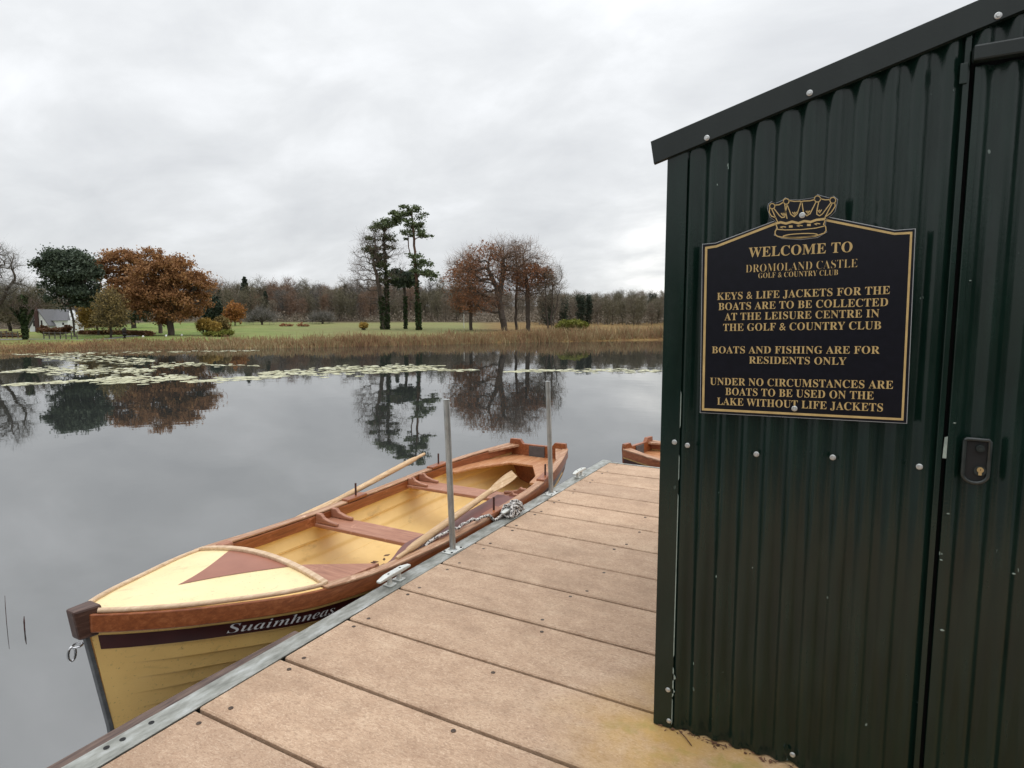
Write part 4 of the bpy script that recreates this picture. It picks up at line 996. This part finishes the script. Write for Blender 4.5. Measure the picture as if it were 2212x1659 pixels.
leafy('pine_tree', 838, pineD + 1.5, [[(837, 716, 0), (836, 640, 0), (835, 575, .1), (832, 520, 0), (835, 490, 0)]],
      [(838, 488, 20, 9), (856, 482, 18, 7), (825, 500, 20, 9), (815, 520, 17, 8), (846, 515, 14, 7), (812, 543, 18, 8), (822, 560, 18, 8), (828, 578, 17, 9), (850, 520, 12, 6), (838, 600, 20, 10), (846, 540, 9, 5), (858, 500, 10, 5)],
      150, 7600, .110, 'pine', 'slimmer pine with ivied trunk, standing left of the tallest pine', R=.18, bark='bark', flat=.3, spread=.28, shell=.15, ivy=[(837, 714, 836, 600, .30, 1500), (836, 600, 833, 520, .22, 500)])
leafy('holly_tree', 876, pineD + 3, [[(876, 716, 0), (876, 650, 0), (875, 610, 0)]], [(876, 603, 20, 11), (862, 596, 18, 9), (892, 598, 16, 9), (876, 612, 24, 10), (850, 606, 12, 8)], 70, 7500, .13, 'evergreen', 'small dark round-headed evergreen between the two pines', R=.18, spread=.30, ivy=[(876, 714, 876, 640, .24, 1100)])
bare('oak_tree', 829, pineD + .6, [[(828, 716, 0), (826, 660, .1), (820, 620, 0), (812, 580, 0)]], [(800, 560, 40, 38), (775, 590, 26, 22), (815, 520, 34, 36), (846, 545, 30, 28), (800, 610, 40, 22), (860, 585, 20, 18), (815, 650, 34, 18)], 330, 'bare spreading winter oak behind the slimmer pine', R=.26, per=3, ln=.8, wd=.012, shell=.2, ivy=[(828, 714, 824, 640, .33, 1500)])
# ------------------------------------------------------------------ the oak clump right of the pines
g2 = None
bare('oak_tree', 1085, 70, [[(1092, 716, 0), (1084, 680, 0), (1078, 650, .1), (1072, 620, 0), (1058, 590, .2)], [(1078, 650, .1), (1085, 600, 0), (1088, 560, 0)]], [(1060, 570, 56, 46), (1095, 545, 40, 28), (1030, 610, 44, 34), (1110, 570, 36, 40), (1010, 590, 34, 26), (1050, 650, 56, 26)], 620, 'broad leaning oak with thin russet leaves, largest of its clump', R=.36, per=3, ln=.85, wd=.012, mat='twigrusset', leaf='russet_dull', nleaf=7000, lsize=.075, leaf_blobs=[(1010, 610, 46, 42), (1045, 560, 46, 40), (1030, 660, 50, 24), (1085, 600, 34, 36)], shell=.2)
bare('oak_tree', 1018, 72, [[(1018, 718, 0), (1017, 660, 0), (1014, 620, .1), (1010, 580, 0)]], [(1010, 570, 34, 34), (985, 610, 28, 24), (1020, 625, 36, 26), (990, 580, 26, 30), (1005, 660, 42, 22)], 380, 'slender oak with rust-red leaves at the near side of its clump', R=.20, per=3, ln=.75, wd=.011, mat='twigrusset', leaf='russet_dull', nleaf=4600, lsize=.075, leaf_blobs=[(990, 610, 40, 36), (1010, 650, 46, 26), (1010, 585, 30, 30)], shell=.2)
bare('oak_tree', 1140, 71, [[(1141, 718, 0), (1140, 670, 0), (1139, 625, 0), (1134, 585, 0), (1130, 550, .1)]], [(1135, 555, 36, 30), (1165, 580, 34, 32), (1115, 600, 36, 40), (1180, 610, 30, 26), (1150, 625, 40, 24)], 470, 'tall straight oak with bare dark limbs at the right of its clump', R=.26, per=3, ln=.8, wd=.012, mat='twigrusset', leaf='russet_dull', nleaf=5000, lsize=.08, leaf_blobs=[(1145, 600, 40, 30), (1170, 600, 30, 24)], shell=.2)
bare('ash_tree', 1114, 75, [[(1115, 716, 0), (1115, 650, 0), (1118, 590, 0), (1112, 550, 0)]], [(1110, 545, 34, 26), (1128, 580, 30, 36), (1095, 600, 26, 34), (1140, 630, 34, 26)], 300, 'thin bare tree behind the broad oak', R=.17, per=3, ln=.75, wd=.011, shell=.2)
bare('hazel_tree', 1192, 70, [[(1186, 716, 0), (1180, 670, 0), (1178, 630, 0)], [(1194, 716, 0), (1200, 670, 0), (1208, 630, 0)], [(1190, 716, 0), (1192, 660, 0), (1193, 620, 0)]], [(1180, 630, 26, 36), (1195, 610, 26, 40), (1205, 650, 20, 36), (1170, 660, 26, 26)], 300, 'many-stemmed bare grey tree ending the oak clump', R=.12, per=3, ln=.7, wd=.011, shell=.2, mat='twigfar')
# ------------------------------------------------------------------ left bank trees
leafy('stone_pine', 156, 60, [[(160, 722, 0), (158, 690, 0), (153, 660, 0), (150, 630, 0)], [(153, 660, 0), (170, 630, .1), (185, 610, 0)], [(150, 640, 0), (135, 610, .2), (128, 590, 0)]],
      [(152, 558, 34, 15), (122, 572, 30, 14), (184, 570, 30, 15), (202, 586, 18, 15), (106, 580, 15, 10), (160, 590, 50, 22), (128, 625, 26, 24), (160, 630, 40, 26), (190, 620, 26, 24), (140, 650, 24, 16), (175, 655, 26, 12)],
      260, 34000, .098, 'evergreen', 'dark domed evergreen with thick trunk right beside the white cottage', R=.36, spread=.34, shell=.55)
leafy('oak_tree', 368, 60.5, [[(368, 728, 0), (367, 700, 0), (370, 660, .1), (372, 610, 0), (368, 575, 0)], [(370, 690, 0), (345, 650, .2), (325, 630, 0)], [(369, 680, 0), (400, 645, .2), (425, 625, 0)]],
      [(362, 566, 42, 26), (340, 600, 44, 32), (385, 595, 46, 36), (420, 615, 42, 28), (350, 640, 52, 30), (400, 650, 50, 28), (315, 625, 36, 26), (368, 680, 56, 14), (325, 660, 40, 18)],
      420, 46000, .088, 'russet', 'full russet oak, the rounder and brighter of the pair on the lawn', R=.31, spread=.36, shell=.5)
leafy('oak_tree', 345, 66, [[(345, 724, 0), (344, 690, 0), (335, 660, .1), (300, 615, 0), (275, 580, 0)], [(335, 660, .1), (290, 640, .2), (255, 620, 0)]],
      [(265, 557, 34, 22), (250, 580, 36, 20), (290, 572, 32, 22), (240, 610, 32, 20), (275, 620, 46, 24), (260, 645, 44, 20), (300, 610, 34, 26), (305, 650, 40, 20)],
      330, 26000, .088, 'russet', 'ragged russet oak with sky gaps, behind the dark evergreen and left of the fuller oak', R=.22, spread=.30, shell=.45)
leafy('yew_tree', 289, 80, [[(289, 703, 0), (289, 690, 0), (290, 670, 0)]], [(290, 665, 24, 18), (275, 672, 16, 14), (306, 670, 16, 14), (290, 678, 30, 10)], 80, 7000, .14, 'conifer', 'small dark yew under the russet oaks', R=.3, spread=.4)
bare('willow_tree', 240, 57, [[(238, 722, 0), (238, 700, 0), (236, 680, 0)], [(238, 700, 0), (225, 670, 0)], [(238, 700, 0), (252, 668, 0)]], [(238, 660, 20, 24), (228, 680, 16, 18), (250, 680, 15, 20), (238, 696, 24, 12)], 330, 'upright olive-yellow small tree behind the brown hedge', R=.12, per=4, ln=.6, wd=.012, mat='twigolive', leaf='olive', nleaf=9000, lsize=.065, step=.35, lift=.6, shell=.2)
bare('hazel_tree', 208, 63, [[(212, 720, 0), (208, 700, 0), (205, 680, 0)]], [(200, 680, 20, 16), (190, 694, 18, 13), (210, 690, 18, 14)], 160, 'golden leafy small tree between the evergreen and the olive tree', R=.1, per=3, ln=.5, wd=.012, mat='twigolive', leaf='yellow', nleaf=8000, lsize=.075, step=.35, shell=.2)
bare('ash_tree', -25, 50, [[(-30, 730, 0), (-28, 680, 0), (-20, 630, 0), (0, 590, .2)], [(-28, 690, 0), (15, 640, 0), (40, 600, 0)]], [(0, 570, 46, 40), (30, 575, 32, 30), (-60, 580, 60, 50), (10, 620, 56, 26), (40, 605, 22, 16), (-60, 650, 60, 30)], 520, 'large bare ash with fine pinkish twigs at the left edge of the lake', R=.28, per=3, ln=.6, wd=.009, mat='twiggrey', shell=.2, wob=.22)
bare('beech_tree', 55, 88, [[(50, 716, 0), (52, 680, 0), (55, 650, 0)], [(20, 716, 0), (16, 670, 0)], [(90, 716, 0), (92, 670, 0)]], [(55, 645, 50, 34), (15, 655, 40, 40), (90, 655, 34, 34), (110, 670, 22, 22), (50, 680, 60, 24), (-20, 650, 40, 46)], 900, 'wide olive-brown leafless tree mass behind the white cottage', R=.22, per=5, ln=.9, wd=.020, mat='twigolive', shell=.15)
bare('hawthorn_tree', 52, 50, [[(52, 734, 0), (52, 700, 0), (53, 670, .1), (55, 645, 0)], [(52, 700, 0), (38, 680, 0), (28, 664, 0)], [(52, 698, 0), (68, 675, 0), (84, 655, .1)]], [(55, 660, 22, 22), (30, 670, 16, 16), (80, 660, 18, 16)], 90, 'ivy-clad forked tree standing in front of the white cottage', R=.12, per=2, ln=.5, wd=.010, shell=.3, ivy=[(52, 732, 52, 700, .20, 500), (52, 700, 54, 640, .26, 1500), (52, 700, 30, 665, .15, 600), (52, 700, 72, 670, .13, 350)])
bush('yew_bush', 462, 92, [(462, 664, 16, 24), (455, 678, 16, 16), (472, 676, 14, 16)], 5000, .15, 'conifer', 'dark green rounded conifer at the edge of the far wood', 'tree')
bare('maple_tree', 507, 86, [[(507, 703, 0), (507, 685, 0)]], [(507, 672, 12, 12), (500, 682, 12, 10), (514, 680, 10, 10)], 70, 'small bright orange tree beside the dark conifer', R=.08, per=3, ln=.5, wd=.015, leaf='orange', nleaf=4500, lsize=.10, step=.35, shell=.1)
bush('dogwood_shrub', 448, 62, [(445, 700, 18, 14), (432, 704, 10, 14), (462, 706, 16, 12)], 4200, .075, 'yellow', 'tall golden shrub on the lawn by the reeds', 'shrub', stems=20)
bush('alder_shrub', 478, 64, [(478, 696, 16, 14), (490, 704, 10, 10)], 3200, .07, 'olive', 'brown-olive leafy shrub right of the golden shrub', 'shrub', stems=20)
bush('gorse_bush', 487, 59, [(490, 718, 14, 6), (474, 722, 18, 5), (452, 721, 14, 5)], 3800, .07, 'bushgreen', 'low yellow-green bush on the reedy bank', 'shrub')
bare('apple_tree', 566, 92, [[(566, 703, 0), (565, 695, 0), (563, 688, 0)], [(565, 695, 0), (576, 686, 0)]], [(566, 682, 30, 9), (545, 688, 18, 8), (588, 688, 18, 8), (566, 672, 18, 8)], 240, 'low wide bare tree on the fairway, left of two', R=.22, per=4, ln=.6, wd=.017, mat='twiggrey', shell=.2, group='bare fairway trees')
bare('apple_tree', 696, 95, [[(696, 702, 0), (696, 695, 0), (695, 688, 0)]], [(696, 684, 24, 9), (680, 690, 14, 7), (712, 690, 14, 7)], 200, 'small bare tree on the fairway nearer the pines, with red saplings beside it', R=.16, per=4, ln=.6, wd=.016, mat='twiggrey', shell=.2, group='bare fairway trees')
bush('dogwood_shrub', 1240, 66, [(1236, 699, 34, 9), (1255, 703, 22, 7), (1215, 706, 18, 6)], 5500, .075, 'bushgreen', 'low olive-yellow willow scrub right of the oak clump', 'shrub')
bush('dogwood_shrub', 785, 72, [(785, 703, 10, 6)], 1200, .08, 'yellow', 'small round yellow shrub left of the pines', 'shrub')
for x, lb in ((612, 'red-brown sapling pair'), (648, 'low rusty bracken tuft')):
    bush('bracken_clump', x, 84, [(x, 702, 8, 3), (x + 14, 703, 7, 3)], 220, .10, 'russet_dull', lb + ' on the fairway', 'shrub')
# ------------------------------------------------------------------ the wood closing the view
PROTO = []
for q in range(7):
    h_ = 1.0; tr = [[(0, 0, -.3), (rng.normal()*.1, 0, 2.2), (rng.normal()*.3, rng.normal()*.3, 4.6)]]
    bl = [(0, 0, 5.4, 1.7, 1.7, 2.4), (rng.normal()*.9, rng.normal()*.6, 4.2, 1.5, 1.4, 1.8), (rng.normal()*.9, 0, 6.2, 1.1, 1.1, 1.5), (0, 0, 3.0, 1.5, 1.3, 1.4), (rng.normal()*.4, 0, 1.7, 1.5, 1.4, 1.2)]
    P, par = skeleton(tr, lumpy(125, bl, .2), .6, .35, .16); r, c, kids = limb_radii(P, par, .10, .012)
    V1, Q1 = limbs(P, par, r); (V2, Q2), tips = twigs(P, par, r, c, 4, .75, .022); PROTO.append((V1, Q1, V2, Q2, tips))
CON = []
for q in range(3):
    n_ = 5200; u = rng.uniform(0, 1, n_) ** .75; z = 1.0 + 7.0 * (1 - u); tier = np.abs(np.sin(z * 4.2 + q)) * .5 + .55
    a = rng.uniform(0, 2*np.pi, n_); rad = (.22 + 1.75 * u) * tier * np.sqrt(rng.uniform(.1, 1, n_)); V, Q = leaves(np.stack([np.cos(a)*rad, np.sin(a)*rad, z - .25 * rad], 1), .17)
    Vt, Qt = edges_mesh(np.array([[0, 0, -.3]]), np.array([[0, 0, 7.6]]), np.array([.14]), np.array([.02]), 6); CON.append((Vt, Qt, V, Q))
EVG = []
for q in range(4):
    bl = [(rng.normal()*.35, rng.normal()*.35, z, rng.uniform(.5, 1.1), rng.uniform(.5, 1.0), rng.uniform(.7, 1.2)) for z in (1.2, 2.4, 3.6, 4.7, 5.9, 6.9)]
    tg = lumpy(150, bl, .3); P, par = skeleton([[(0, 0, -.3), (0, 0, 3.), (.1, 0, 6.4)]], tg, .6, .2, .15); r, c, kids = limb_radii(P, par, .14, .014); V1, Q1 = limbs(P, par, r)
    tips = P[kids == 0]; pp = tips[rng.integers(0, len(tips), 5200)] + rng.normal(size=(5200, 3)) * np.array([.34, .34, .28]); V2, Q2 = leaves(pp, .12); EVG.append((V1, Q1, V2, Q2))
def far_tree(k, x, D, sc, con=False, mat=None, label='', group='', cat='tree'):
    base = gpos(x, D, -.1)
    name = 'ivy_tree' if con == 'ivy' else 'conifer_tree' if con else 'bare_tree'; T = tree_obj(name, base, label, cat, group); T.rotation_euler = (0, 0, rng.uniform(0, 6.28)); T.scale = (sc * rng.uniform(.9, 1.15), sc * rng.uniform(.9, 1.15), sc * rng.uniform(.93, 1.07))
    key = (k, con, mat)
    if key not in FAR:
        if con == 'ivy': Vt, Qt, V, Q = EVG[k]; FAR[key] = (quads('trunk', Vt, Qt, M['bark'], T), quads('foliage', V, Q, M[mat or 'conifer'], T))
        elif con: Vt, Qt, V, Q = CON[k]; FAR[key] = (quads('trunk', Vt, Qt, M['bark'], T), quads('foliage', V, Q, M[mat or 'conifer'], T))
        else:
            V1, Q1, V2, Q2, tips = PROTO[k]; FAR[key] = (quads('trunk', V1, Q1, M['bark'], T), quads('twigs', V2, Q2, M[mat or 'twigfar'], T))
    else:
        for o in FAR[key]: c_ = o.copy(); link(c_, T)
    return T
FAR = {}
# front rows: single trees one can tell apart
xs_all = []
for row, (D0, step_, topy) in enumerate(((110, 21, 628), (118, 19, 616), (127, 18, 607))):
    x = 455.
    while x < 1000:
        xs_all.append((x + rng.uniform(-6, 6), D0 + rng.uniform(-3, 3), topy + rng.uniform(-13, 13), row)); x += step_ * rng.uniform(.8, 1.25)
for x, D, ty, row in xs_all:
    base = gpos(x, D); H_ = (CAMH + (692 - ty) * pxm(D)) - base.z
    con = rng.random() < (.08 if row else .03)
    if con: far_tree(int(rng.integers(3)), x, D, H_ / 7.9 * 1.02, True, 'conifer', 'dark narrow conifer among the leafless trees of the wood behind the fairway', 'conifers in the wood behind the fairway')
    else: far_tree(int(rng.integers(7)), x, D, H_ / 8.1, False, ('twigfar', 'twigrusset', 'twiggrey', 'twigolive', 'twigolive')[int(rng.integers(5))], 'leafless brown tree in the wood behind the fairway', 'bare trees in the wood behind the fairway')
for row, (D0, step_, topy) in enumerate(((92, 19, 640), (101, 18, 633), (111, 17, 628))):
    x = 1175.
    while x < 2100:
        xx = x + rng.uniform(-6, 6); D = D0 + rng.uniform(-3, 3); ty = topy + rng.uniform(-5, 9); base = gpos(xx, D); H_ = (CAMH + (692 - ty) * pxm(D)) - base.z
        con = (row == 0 and (xx < 1285) and rng.random() < .75) or rng.random() < .12
        if con: far_tree(int(rng.integers(4)), xx, D, H_ / 8.1, 'ivy', 'conifer', 'dark ivy-clad tree in the wood between the oak clump and the shed', 'ivy-clad trees in the wood beside the shed')
        else: far_tree(int(rng.integers(7)), xx, D, H_ / 8.1, False, ('twigolive', 'twigfar', 'twigolive')[int(rng.integers(3))], 'leafless olive-brown tree in the wood between the oak clump and the shed', 'bare trees in the wood beside the shed')
        x += step_ * rng.uniform(.8, 1.25)
# deeper rows and understorey read as one mass
VV, QQ, n0 = [], [], 0
def mass(V, Q, p, sc, rot):
    global n0
    c_, s_ = math.cos(rot), math.sin(rot); W_ = V * sc; W_ = np.stack([W_[:, 0]*c_ - W_[:, 1]*s_, W_[:, 0]*s_ + W_[:, 1]*c_, W_[:, 2]], 1) + np.array(p); VV.append(W_); QQ.append(Q + n0); n0 += len(V)
for D0 in (136, 148, 162):
    for x in np.arange(-260, 2300, 17):
        xx = x + rng.uniform(-7, 7); D = D0 + rng.uniform(-5, 5); base = gpos(xx, D); ty = np.interp(xx, [-200, 100, 450, 1000, 1200, 1600], [640, 640, 612, 618, 632, 628]) + rng.uniform(-5, 10); H_ = CAMH + (692 - ty) * pxm(D) - base.z; sc = max(H_, 2.5) / 8.1; q = PROTO[int(rng.integers(7))]; rot = rng.uniform(0, 6.28)
        mass(q[2][:, :], q[3], base, sc, rot); mass(q[0], q[1], base, sc, rot)
for x in np.arange(-260, 2300, 5):
    xx = x + rng.uniform(-4, 4)
    D = (104 if xx < 1160 else 92) + rng.uniform(0, 14)
    if 1160 > xx > -300 and D < 104: continue
    base = gpos(xx, D); n_ = 130; p = np.abs(rng.normal(size=(n_, 3))) * np.array([.8, .8, .5 + .4*math.sin(xx*.09)**2]) * np.where(rng.random((n_, 3)) < .5, -1, 1); p[:, 2] = np.abs(p[:, 2]); V, Q = leaves(p, .095); mass(V, Q, base, 1., 0)
tag(quads('distant_woodland', np.concatenate(VV), np.concatenate(QQ), M['twigfar']), 'deep brown leafless woodland closing the far side of the lake', kind='stuff')
VV, QQ, n0 = [], [], 0  # unseen trees behind the camera, added to darken reflections in shed and sign
for th in np.arange(R_(100), R_(232), R_(3.2)):
    for q_ in range(2):
        t_ = th + rng.uniform(-.03, .03); rr_ = float(shore_r(((t_ + math.pi) % (2*math.pi)) - math.pi)) + 3 + 5*q_ + rng.uniform(-1, 2); a_ = YAW - t_
        p_ = (-math.sin(a_) * rr_, math.cos(a_) * rr_, float(ground_h(((t_ + math.pi) % (2*math.pi)) - math.pi, rr_)))
        q = EVG[int(rng.integers(4))]; sc = rng.uniform(.75, 1.15); rot = rng.uniform(0, 6.28); mass(q[2], q[3], p_, sc, rot); mass(q[0], q[1], p_, sc, rot)
tag(quads('unseen_woodland', np.concatenate(VV), np.concatenate(QQ), M['conifer']), 'unseen dark woodland behind the jetty, added for its reflection in the shed', kind='stuff')
# ------------------------------------------------------------------ reeds along the far shore
n_ = 125000; px_ = rng.uniform(-420, 2500, n_); th = np.arctan((px_ - 1106) / 1337); rs = shore_r(th)
e_ = rng.gamma(1.5, 2.2, n_) - 1.0; e_ = np.clip(e_ * .8, -1.1, 9); 
clump = .5 + .5*np.sin(px_*.021 + 2*np.sin(px_*.0063)) ; gapn = .5 + .5*np.sin(px_*.083 + 3*np.sin(px_*.019 + e_*.3)); keep = rng.random(n_) < (.35 + .65*gapn) * np.interp(e_, [-1.1, 0, 5, 13], [.5, 1, .8, .35]) * (.55 + .45*clump) * np.interp(px_, [-100, 100, 500], [.75, .8, 1])
px_, th, rs, e_ = px_[keep], th[keep], rs[keep], e_[keep]; r_ = rs + e_; a_ = YAW - th; bz = np.maximum(ground_h(th, r_), WZ - .05)
Bp = np.stack([-np.sin(a_)*r_, np.cos(a_)*r_, bz], 1); n_ = len(px_)
hgt = np.interp(px_, [-400, 150, 300, 560, 700, 1000, 1200, 1430], [.30, .34, .55, .75, .95, 1.0, 1.15, 1.25]) * np.interp(px_, [0, 900, 1200], [.42, .52, .62]) * rng.uniform(.45, 1.2, n_) * np.interp(e_, [-1.1, 1, 6, 13], [.75, 1, .95, .6]) * (.75 + .5*np.sin(px_*.047 + e_*.8)**2)
cellx = np.floor(px_ * .9 + e_ * 7.3).astype(int); hsh = (np.sin(cellx * 12.9898) * 43758.5453) % 1.0; hsh2 = (np.sin(cellx * 78.233) * 12543.123) % 1.0
hgt = hgt * (.50 + .85 * hsh); lean = (hsh2 - .5) * .55
Tp = Bp + np.stack([Rv.x * lean + rng.normal(size=n_)*.24, Rv.y * lean + rng.normal(size=n_)*.24, np.ones(n_)], 1) * hgt[:, None]
V, Q = ribbons(Bp, Tp, rng.uniform(.018, .04, n_)); tag(quads('reed_bed', V, Q, M['reed']), 'russet and straw-coloured reeds lining the far shore', kind='stuff')
# ------------------------------------------------------------------ cottage, fences, hedge, markers
hD = 82; hb_ = gpos(103, hD, -.05); k = pxm(hD)
cot = empty('cottage', hb_); tag(cot, 'small white cottage with grey slate roof and tall chimney', 'cottage')
def loc(x, y, dep): return Vector((Rv.x * (x - 103) * k + HF.x * dep, Rv.y * (x - 103) * k + HF.y * dep, CAMH + (692 - y) * k - hb_.z))
# gable end faces the lake on the left, the long side runs off to the right
gz = loc(0, 716, 0).z; 
gab = [loc(63, 720, 0), loc(63, 706, 0), loc(84, 670, 0), loc(104, 700, 0), loc(104, 720, 0)]
long_ = HF * 3.0 + Rv * 2.6
MB().prism(gab, long_).build('wall', M['render'], cot)
ov = Rv * .12
rl = [loc(84, 668, -.15), loc(106.5, 703, -.15), loc(106.5, 705, -.15), loc(84, 671, -.15), loc(61, 709, -.15), loc(61, 707, -.15)]
rf = MB().prism(rl, long_ + HF * .3).build('roof', M['slate'], cot)
wing = [loc(104, 721, .5), loc(104, 692, .5), loc(140, 692, .5), loc(140, 721, .5)]
MB().prism(wing, HF * 2.2).build('wall', M['render'], cot)
MB().prism([loc(101, 692.5, .3), loc(142, 692.5, .3), loc(132, 668, 1.6), loc(96, 668, 1.6)], HF * .12 - Vector((0, 0, .02))).build('roof', M['slate'], cot)
MB().prism([loc(102, 712, .42), loc(112, 704, .42), loc(122, 703, .42), loc(132, 708, .42), loc(134, 721, .42), loc(102, 721, .42)], HF * .07).build('lean_to', M['render'], cot)
ch = MB().prism([loc(77.5, 720, -.25), loc(77.5, 668, -.25), loc(84.5, 668, -.25), loc(84.5, 720, -.25)], HF * .3).build('chimney', M['brickdark'], cot)
MB().prism([loc(79, 668, -.22), loc(79, 663, -.22), loc(83, 663, -.22), loc(83, 668, -.22)], HF * .2).build('chimney_pot', M['brickdark'], ch)
for a, b, c_, d_ in ((71, 692, 74.5, 705), (88, 692, 91.5, 706)):
    wv2_ = MB().prism([loc(a, b, -.02), loc(c_, b, -.02), loc(c_, d_, -.02), loc(a, d_, -.02)], HF * .018).build('window', M['pane'], cot)
for a, b, c_, d_ in ((128, 697, 132, 702),):
    MB().prism([loc(a, b, .48), loc(c_, b, .48), loc(c_, d_, .48), loc(a, d_, .48)], HF * .018).build('window', M['pane'], cot)
MB().prism([loc(127, 709, .40), loc(132, 709, .40), loc(132, 720, .40), loc(127, 720, .40)], HF * .018).build('door', M['pane'], cot)
for x0_, x1_, lb, D_ in ((92, 165, 'weathered post-and-rail fence below the cottage', 53.5), (-60, 42, 'grey rail fence at the left edge beside the ivied tree', 56)):
    f0 = empty('rail_fence', gpos((x0_+x1_)/2, D_)); tag(f0, lb, 'fence'); o_ = f0.location; xs2 = np.arange(x0_, x1_ + 1, 12)
    for x in xs2: p = gpos(x, D_) - o_; MB().box((p.x - .035, p.y - .035, p.z - .05), (p.x + .035, p.y + .035, p.z + .62)).build('post', M['rail_wood'], f0)
    for zz in (.28, .54):
        mb = MB(); pts = [gpos(x, D_ - .05) - o_ + Vector((0, 0, zz)) for x in xs2]; mb.bar(pts, [tuple(HF * .03)] * len(pts), [(0, 0, .07)] * len(pts)); mb.build('rail', M['rail_wood'], f0)
bush('laurel_bush', 118, 66, [(92, 712, 12, 8), (128, 714, 18, 7), (112, 716, 22, 6), (145, 710, 10, 9)], 4200, .09, 'hedge', 'dark low shrubs in front of the cottage wall', 'shrub')
bush('laurel_bush', 30, 60, [(30, 728, 20, 8), (8, 726, 16, 8), (-20, 726, 20, 9)], 2600, .09, 'hedge', 'dark maroon shrubbery at the left edge behind the rail fence', 'shrub')
hx = np.linspace(172, 322, 1)
pts = []
n_ = 9000; x = rng.uniform(172, 326, n_); Dh = 58.5 + (326 - x) * .055; P_ = np.array([list(gpos(a, b)) for a, b in zip(x, Dh)]); P_[:, 2] += rng.uniform(0, .42, n_) + .03*np.sin(x*.4); P_ += rng.normal(size=P_.shape) * np.array([.14, .14, .02])
hb0 = gpos(250, 60); V, Q = leaves(P_ - np.array(hb0), .075); hd = quads('clipped_hedge', V, Q, M['hedge']); hd.location = hb0; tag(hd, 'long low clipped brown hedge on the lawn under the oaks', 'hedge')
mb = MB(); b_ = gpos(267, 55.5); mb.tube([(0, 0, -.1), (.03, 0, .35), (-.05, .02, .62), (.05, 0, .85), (.10, 0, 1.0)], [.26, .24, .2, .13, .03], 9); mb.tube([(.02, 0, .4), (-.22, 0, .72), (-.26, 0, .9)], [.12, .09, .03], 7)
tag(mb.build('tree_stump', M['darkwood'], None, smooth=60, origin=(0, 0, 0)), 'dark broken tree stump at the end of the hedge', 'tree stump').location = b_
for x, y_, lb in ((307, 57, 'white tee marker below the hedge'), (357, 58, 'white marker left of the fuller russet oak trunk'), (391, 60, 'white marker right of the fuller russet oak trunk')):
    b_ = gpos(x, y_); tag(MB().tube([(0, 0, -.02), (0, 0, .12), (0, 0, .16)], [.09, .09, .04], 10).build('tee_marker', M['white'], None, smooth=50), lb, 'marker', 'white tee markers on the lawn').location = b_
b_ = gpos(1002, 78); tag(MB().tube([(0, 0, -.1), (0, 0, 1.9)], [.045, .04], 8).build('marker_pole', M['white'], None, smooth=50), 'thin white pole standing left of the oak clump', 'pole').location = b_
# ------------------------------------------------------------------ lily pads
def pad_mesh(r, ph):
    n = 9; vs = [(0, 0, .012)]; 
    for i in range(n): a = ph + .25 + (2*math.pi - .5) * i/(n-1); vs.append((math.cos(a)*r, math.sin(a)*r*.9, .006 + .02*math.sin(a*2+ph)*r*2))
    return np.array(vs), [(0, i, i+1) for i in range(1, n)]
bands = [ # polygons of the lily patches: (x0, x1, y centre at x0, y at x1, half height, count)
 (40, 330, 800, 800, 9, 420), (10, 200, 832, 822, 3.0, 150), (190, 420, 822, 815, 8, 380), (400, 620, 824, 812, 4.5, 220), (560, 960, 806, 797, 8, 560), (690, 960, 796, 790, 4, 200), (940, 1030, 800, 799, 2, 60), (1090, 1200, 803, 800, 3, 120), (1200, 1430, 800, 802, 5, 160),
 (80, 330, 772, 779, 9, 420), (30, 560, 766, 757, 2.4, 260), (330, 420, 793, 784, 4, 90), (0, 100, 805, 795, 2.5, 60), (250, 560, 785, 790, 5, 120)]
pads = []
for x0_, x1_, ya_, yb, hh, cnt in bands:
    for i in range(int(cnt * .55)):
        u = rng.uniform(0, 1); x = x0_ + (x1_-x0_)*u; edge = math.sin(math.pi * min(max(u, .02), .98)) ** .5; y = ya_ + (yb-ya_)*u + rng.normal() * hh * .55 * edge
        p = onz(x, y, WZ + .004)
        if p.xy.length < shore_r(math.atan((x-1106)/1337)) - .8: pads.append((p.xy.length, p, (.11 + .09*rng.random())))
pads.sort(key=lambda q: q[0])
variants = []
pv, pf, pn = [], [], 0
for i, (d_, p, r) in enumerate(pads):
    if i < 300:
        k_ = i % 5
        if k_ == len(variants):
            vs, fs = pad_mesh(1., k_ * 1.3); me = bpy.data.meshes.new('lily_pad'); me.from_pydata([(a*1, b*1, c*.5) for a, b, c in vs.tolist()], [], fs); me.materials.append(M['pad']); variants.append(me)
        o = bpy.data.objects.new('lily_pad', variants[k_]); link(o); o.location = p; o.scale = (r, r, r); o.rotation_euler = (0, 0, rng.uniform(0, 6.28))
        tag(o, 'pale yellow-green lily pad on the near edge of the floating patches', 'lily pad', 'lily pads nearest the jetty')
    else:
        vs, fs = pad_mesh(r, rng.uniform(0, 6)); vs = vs + np.array(p); pv += vs.tolist(); pf += [tuple(pn + q for q in f) for f in fs]; pn += len(vs)
me = bpy.data.meshes.new('floating_lily_pads'); me.from_pydata(pv, [], pf); me.materials.append(M['pad']); o = bpy.data.objects.new('floating_lily_pads', me); link(o); tag(o, 'drifts of pale lily pads farther out on the lake', kind='stuff')
# two dead reed stalks standing in the water on the left
for x, y0_, y1_, lb in ((53, 1362, 1338, 'short dark reed stalk in the water left of the bow'), (14, 1345, 1300, 'thin dark reed stalk at the left edge of the water')):
    b_ = onz(x, y0_, WZ); kk = (b_ - CP).length / 1337; MBt = MB().tube([(0, 0, -.05), (.004, 0, (y0_-y1_)*kk*.6), (.0, .004, (y0_-y1_)*kk)], [.007, .005, .002] if x > 30 else [.0022, .002, .0012], 7)
    tag(MBt.build('reed_stalk', M['pin'], None, smooth=60), lb, 'reed').location = b_
